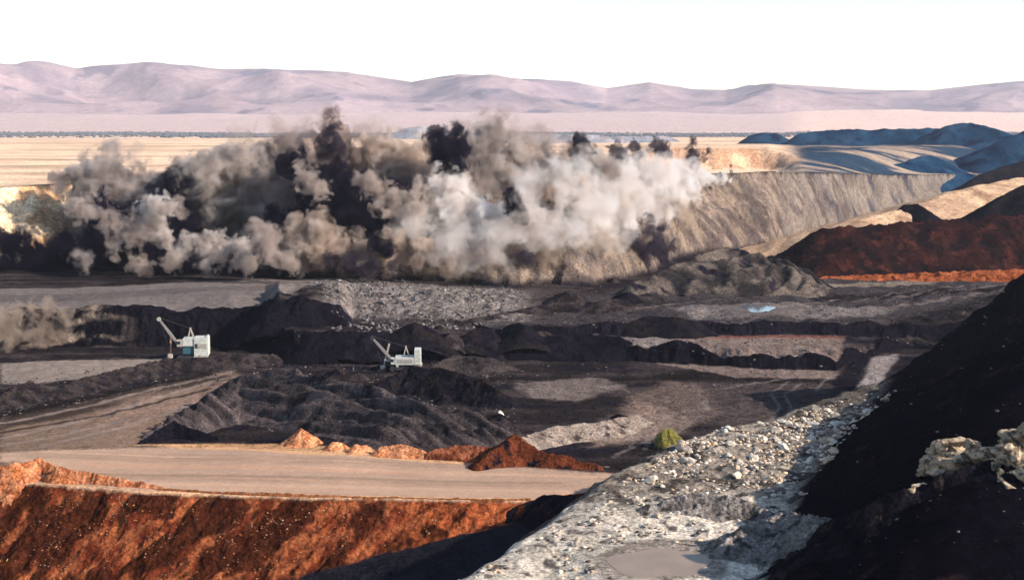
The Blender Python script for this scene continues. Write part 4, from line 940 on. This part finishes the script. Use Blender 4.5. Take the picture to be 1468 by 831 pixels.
PL = [
 ('dust_cloud', 'broad brown grey bank of dust behind the black bursts in the left half', [(130, 300, 34), (150, 350, 36), (200, 310, 36), (250, 300, 36), (290, 330, 42), (350, 295, 40), (430, 290, 44), (380, 345, 38), (450, 335, 40), (320, 360, 32), (250, 360, 34), (520, 260, 34), (560, 310, 44), (500, 350, 36), (430, 230, 24), (380, 245, 26), (560, 360, 30), (200, 365, 32)], 'bank', 14),
 ('dust_cloud', 'broad tan bank of dust behind the white billows in the right half', [(620, 290, 40), (680, 280, 40), (740, 290, 38), (800, 300, 38), (860, 310, 36), (900, 305, 34), (600, 335, 32), (680, 325, 30), (760, 315, 30), (930, 280, 26), (840, 270, 30), (780, 250, 22), (960, 275, 22)], 'bank', 8),
 ('dust_plume', 'faint brown haze of dust drifting up behind the highest jet', [(430, 200, 22), (400, 190, 18), (520, 190, 18), (540, 205, 20), (370, 215, 18), (470, 170, 14)], 'thin', 14),
 ('dust_plume', 'faint grey haze of dust drifting up over the middle of the cloud', [(700, 180, 18), (740, 195, 22), (780, 205, 22), (660, 180, 14), (820, 215, 18), (720, 165, 9)], 'thin', 14),
 ('dust_cloud', 'thin white mist spread around the bright billows', [(600, 330, 26), (650, 350, 30), (710, 340, 34), (760, 320, 30), (800, 330, 30), (850, 290, 34), (900, 260, 30), (950, 255, 26), (820, 250, 26), (760, 270, 26), (870, 335, 26), (990, 255, 16), (720, 365, 16), (920, 300, 22)], 'mist', -44),
 ('coal_dust_plume', 'dark smudge of dust low on the highwall near the right end', [(922, 346, 24), (945, 358, 20), (908, 336, 14)], 'dim', -60),
 ('coal_dust_plume', 'small dark smudge low on the highwall under the bright white billow', [(748, 366, 12), (756, 372, 9)], 'dim', -62),
 ('coal_dust_plume', 'flat black smudge on the pit floor under the largest black burst', [(500, 378, 12), (530, 383, 12), (470, 370, 10), (560, 385, 10)], 'dim', -66),
 ('coal_dust_plume', 'small black gap in the tan dust below the largest black burst', [(543, 352, 14), (556, 356, 10)], 'black', -60),
 ('coal_dust_plume', 'black burst under the grey brown plume, right of the bluish puffs', [(415, 325, 20), (395, 318, 14), (425, 342, 14)], 'black', -30),
 ('dust_plume', 'grey billowing plume at the left end of the blast, above black dust', [(140, 262, 36), (165, 292, 34), (118, 252, 24), (190, 268, 26), (208, 300, 28)], 'grey', 0),
 ('dust_plume', 'thin brown wisp rising above the leftmost grey plume', [(186, 250, 14), (190, 232, 12), (194, 214, 9)], 'thin', 5),
 ('coal_dust_cloud', 'broad black dust rolling over the pit floor at the left', [(160, 315, 30), (150, 345, 36), (200, 355, 40), (105, 368, 34), (55, 372, 30), (20, 352, 24), (-10, 350, 24), (250, 376, 32), (310, 388, 24), (360, 390, 20), (120, 392, 20), (180, 396, 18), (240, 396, 17), (60, 392, 18), (395, 393, 13)], 'black', -38),
 ('dust_plume', 'small crisp pale puff against black dust at the left', [(214, 296, 13), (230, 292, 13), (243, 300, 9), (222, 316, 13), (226, 336, 12), (238, 345, 10)], 'pale', -70),
 ('coal_dust_plume', 'black puff between the small crisp puff and a tall grey plume', [(256, 285, 24), (264, 308, 26), (250, 330, 22)], 'black', -20),
 ('dust_plume', 'tall grey plume right of the small crisp pale puff', [(300, 258, 32), (310, 290, 32), (332, 250, 28), (290, 242, 22), (318, 228, 20), (318, 322, 22)], 'grey', -8),
 ('dust_plume', 'thin brown column rising behind the tall grey plume', [(342, 236, 17), (342, 212, 14), (344, 190, 10)], 'thin', 10),
 ('dust_plume', 'low bluish white puffs in a row near the pit floor', [(268, 352, 13), (298, 352, 15), (328, 353, 13), (352, 352, 12), (310, 340, 10)], 'pale', -62),
 ('dust_plume', 'grey brown plume left of the large black burst', [(372, 262, 32), (402, 292, 30), (380, 322, 30), (352, 300, 24), (410, 325, 22), (260, 250, 18)], 'grey', 0),
 ('coal_dust_plume', 'largest black burst in the middle of the left half of the cloud', [(495, 290, 36), (465, 292, 30), (515, 312, 28), (485, 318, 28), (500, 340, 18), (520, 270, 18), (482, 262, 18)], 'black', -25),
 ('coal_dust_plume', 'black burst above and left of the largest black burst', [(425, 238, 19), (405, 236, 10), (452, 248, 15), (440, 262, 14)], 'black', -20),
 ('coal_dust_plume', 'dark burst right of the largest black burst', [(578, 292, 18), (590, 272, 15), (570, 276, 13)], 'black', -25),
 ('dust_plume', 'highest brown jet with a ragged tip', [(478, 186, 17), (480, 210, 25), (500, 235, 26), (470, 240, 20), (520, 218, 15), (482, 166, 9)], 'brown', 5),
 ('dust_plume', 'dim core inside the highest brown jet', [(472, 194, 13), (476, 212, 13)], 'dim', -22),
 ('dust_plume', 'tan grey plume between the highest jet and the square black burst', [(560, 240, 32), (600, 252, 32), (545, 272, 26), (620, 275, 30), (592, 226, 22), (540, 215, 14)], 'tan', 5),
 ('coal_dust_plume', 'tall square black burst standing against the plain', [(631, 198, 14), (630, 214, 14), (632, 232, 12), (650, 198, 14), (652, 214, 15), (650, 232, 13), (641, 215, 17)], 'black', -18),
 ('dust_plume', 'grey haze of dust right of the square black burst', [(690, 212, 28), (722, 232, 30), (704, 188, 17), (760, 238, 26), (682, 250, 30), (742, 268, 30), (668, 200, 12)], 'grey', 5),
 ('dust_plume', 'bright white billow low in the middle of the cloud', [(640, 288, 30), (608, 312, 22), (672, 310, 30), (702, 332, 28), (655, 340, 20), (730, 322, 22), (722, 352, 18)], 'white', -28),
 ('coal_dust_plume', 'small black burst right of the low white billow', [(735, 290, 14), (745, 308, 10), (728, 280, 9)], 'black', -42),
 ('dust_plume', 'tan billows between two white billows', [(780, 290, 30), (800, 262, 26), (772, 322, 24), (822, 284, 24), (758, 258, 20)], 'tan', 0),
 ('dust_plume', 'brightest long white billow in the right half of the cloud', [(838, 312, 28), (878, 300, 30), (858, 332, 20), (908, 285, 26), (800, 318, 20), (930, 300, 20)], 'white', -20),
 ('dust_plume', 'cauliflower white plume near the right end of the blast', [(950, 270, 26), (975, 262, 20), (960, 292, 18), (1000, 262, 12), (935, 255, 18), (890, 252, 22), (985, 280, 12)], 'white', -5),
 ('dust_plume', 'pale plume behind the oval black burst', [(800, 236, 18), (840, 248, 22), (860, 238, 18), (820, 250, 18), (912, 240, 16)], 'grey', 0),
 ('coal_dust_plume', 'oval black burst standing alone above white dust', [(830, 210, 14), (829, 222, 15), (826, 236, 9)], 'black', -18),
 ('dust_plume', 'dim brown burst left of the round black burst', [(885, 218, 10), (893, 224, 9), (880, 210, 7)], 'dim', -10),
 ('dust_plume', 'slender dim burst between two dim bursts', [(910, 214, 7), (912, 224, 6), (909, 206, 5)], 'dim', -10),
 ('coal_dust_plume', 'round black burst near the right end of the blast', [(950, 217, 10), (944, 212, 7), (940, 206, 6)], 'dim', -12),
 ('dust_plume', 'tall narrow dark jet right of the round black burst', [(993, 228, 7), (992, 216, 7), (993, 204, 5), (996, 240, 6), (992, 196, 4)], 'dim', -10),
 ('dust_plume', 'slim leaning dark jet right of the tall narrow one', [(1009, 228, 4), (1012, 221, 4), (1015, 214, 3.4)], 'dim', 0),
 ('dust_plume', 'thin dark spike at the far right end of the blast', [(1048, 245, 2.4), (1048, 238, 2.0), (1048, 251, 2.6)], 'dim', 0),
 ('dust_plume', 'tiny dark spike left of the last spike', [(1033, 248, 2.2), (1034, 252, 2)], 'dim', 0),
 ('dust_plume', 'low white dust hugging the rim at the far right end', [(1000, 258, 10), (1018, 257, 8), (1034, 256, 7), (1048, 256, 5)], 'white', 3),
 ('dust_cloud', 'tan dust spilling along the pit floor in the left half', [(425, 350, 24), (452, 342, 26), (400, 366, 18), (482, 362, 22), (520, 372, 20), (560, 366, 18), (600, 362, 18), (440, 376, 16), (560, 345, 16), (380, 372, 12)], 'tan', -52),
 ('dust_cloud', 'beige dust falling down the highwall right of the middle', [(700, 372, 18), (740, 362, 20), (780, 352, 22), (820, 356, 20), (862, 345, 20), (900, 330, 20), (660, 378, 18), (940, 318, 16), (985, 310, 14), (620, 385, 18), (760, 392, 12), (840, 388, 12)], 'veil', -40),
]
PL += [
 ('dust_cloud', 'tan dust lying against the black coal face at the left edge', [(-20, 470, 22), (15, 474, 20), (45, 486, 17), (75, 478, 17), (105, 486, 14), (135, 492, 11), (20, 446, 14), (60, 444, 13), (95, 452, 11)], 'face', -198),
 ('dust_plume', 'ragged brown wisps drifting across the largest black burst', [(440, 330, 16), (460, 345, 17), (485, 354, 15), (515, 345, 12), (548, 300, 11)], 'wisp', -52),
 ('dust_plume', 'ragged grey wisps drifting across the black dust at the left', [(120, 300, 16), (150, 312, 15), (190, 330, 18), (170, 350, 14), (250, 300, 12), (120, 372, 12), (200, 380, 12)], 'wisp', -80),
 ('dust_plume', 'grey brown wisps curling over the pit floor beside the bluish puffs', [(250, 372, 12), (300, 374, 14), (350, 376, 14), (390, 350, 16), (372, 335, 14), (410, 372, 14)], 'wisp', -80),
 ('dust_plume', 'brown wisps between the black bursts and the highest jet', [(440, 250, 14), (455, 270, 15), (530, 262, 15), (560, 290, 16), (600, 300, 16), (596, 272, 12)], 'wisp', -44),
]
for nm, lab, bl, mt, dy in PL:
    plume(lab, nm, bl, mt, dy)

# haze
if HAZE > 0:
    import bmesh
    bm = bmesh.new(); bmesh.ops.create_cube(bm, size=1); me = bpy.data.meshes.new('haze'); bm.to_mesh(me); bm.free()
    o = link('haze', me); o.scale = (22000, 17500, 760); o.location = (0, 8000, 760 / 2 - 45)
    m = bpy.data.materials.new('haze_air'); m.use_nodes = True; m.node_tree.nodes.clear()
    ou = N(m.node_tree, 'ShaderNodeOutputMaterial'); pv = N(m.node_tree, 'ShaderNodeVolumePrincipled')
    pv.inputs['Color'].default_value = (.80, .86, 1.0, 1); pv.inputs['Density'].default_value = HAZE; pv.inputs['Anisotropy'].default_value = 0.2
    m.node_tree.links.new(pv.outputs[0], ou.inputs['Volume']); me.materials.append(m)
    tag(o, kind='stuff'); o['label'] = 'pale haze over the whole plain'
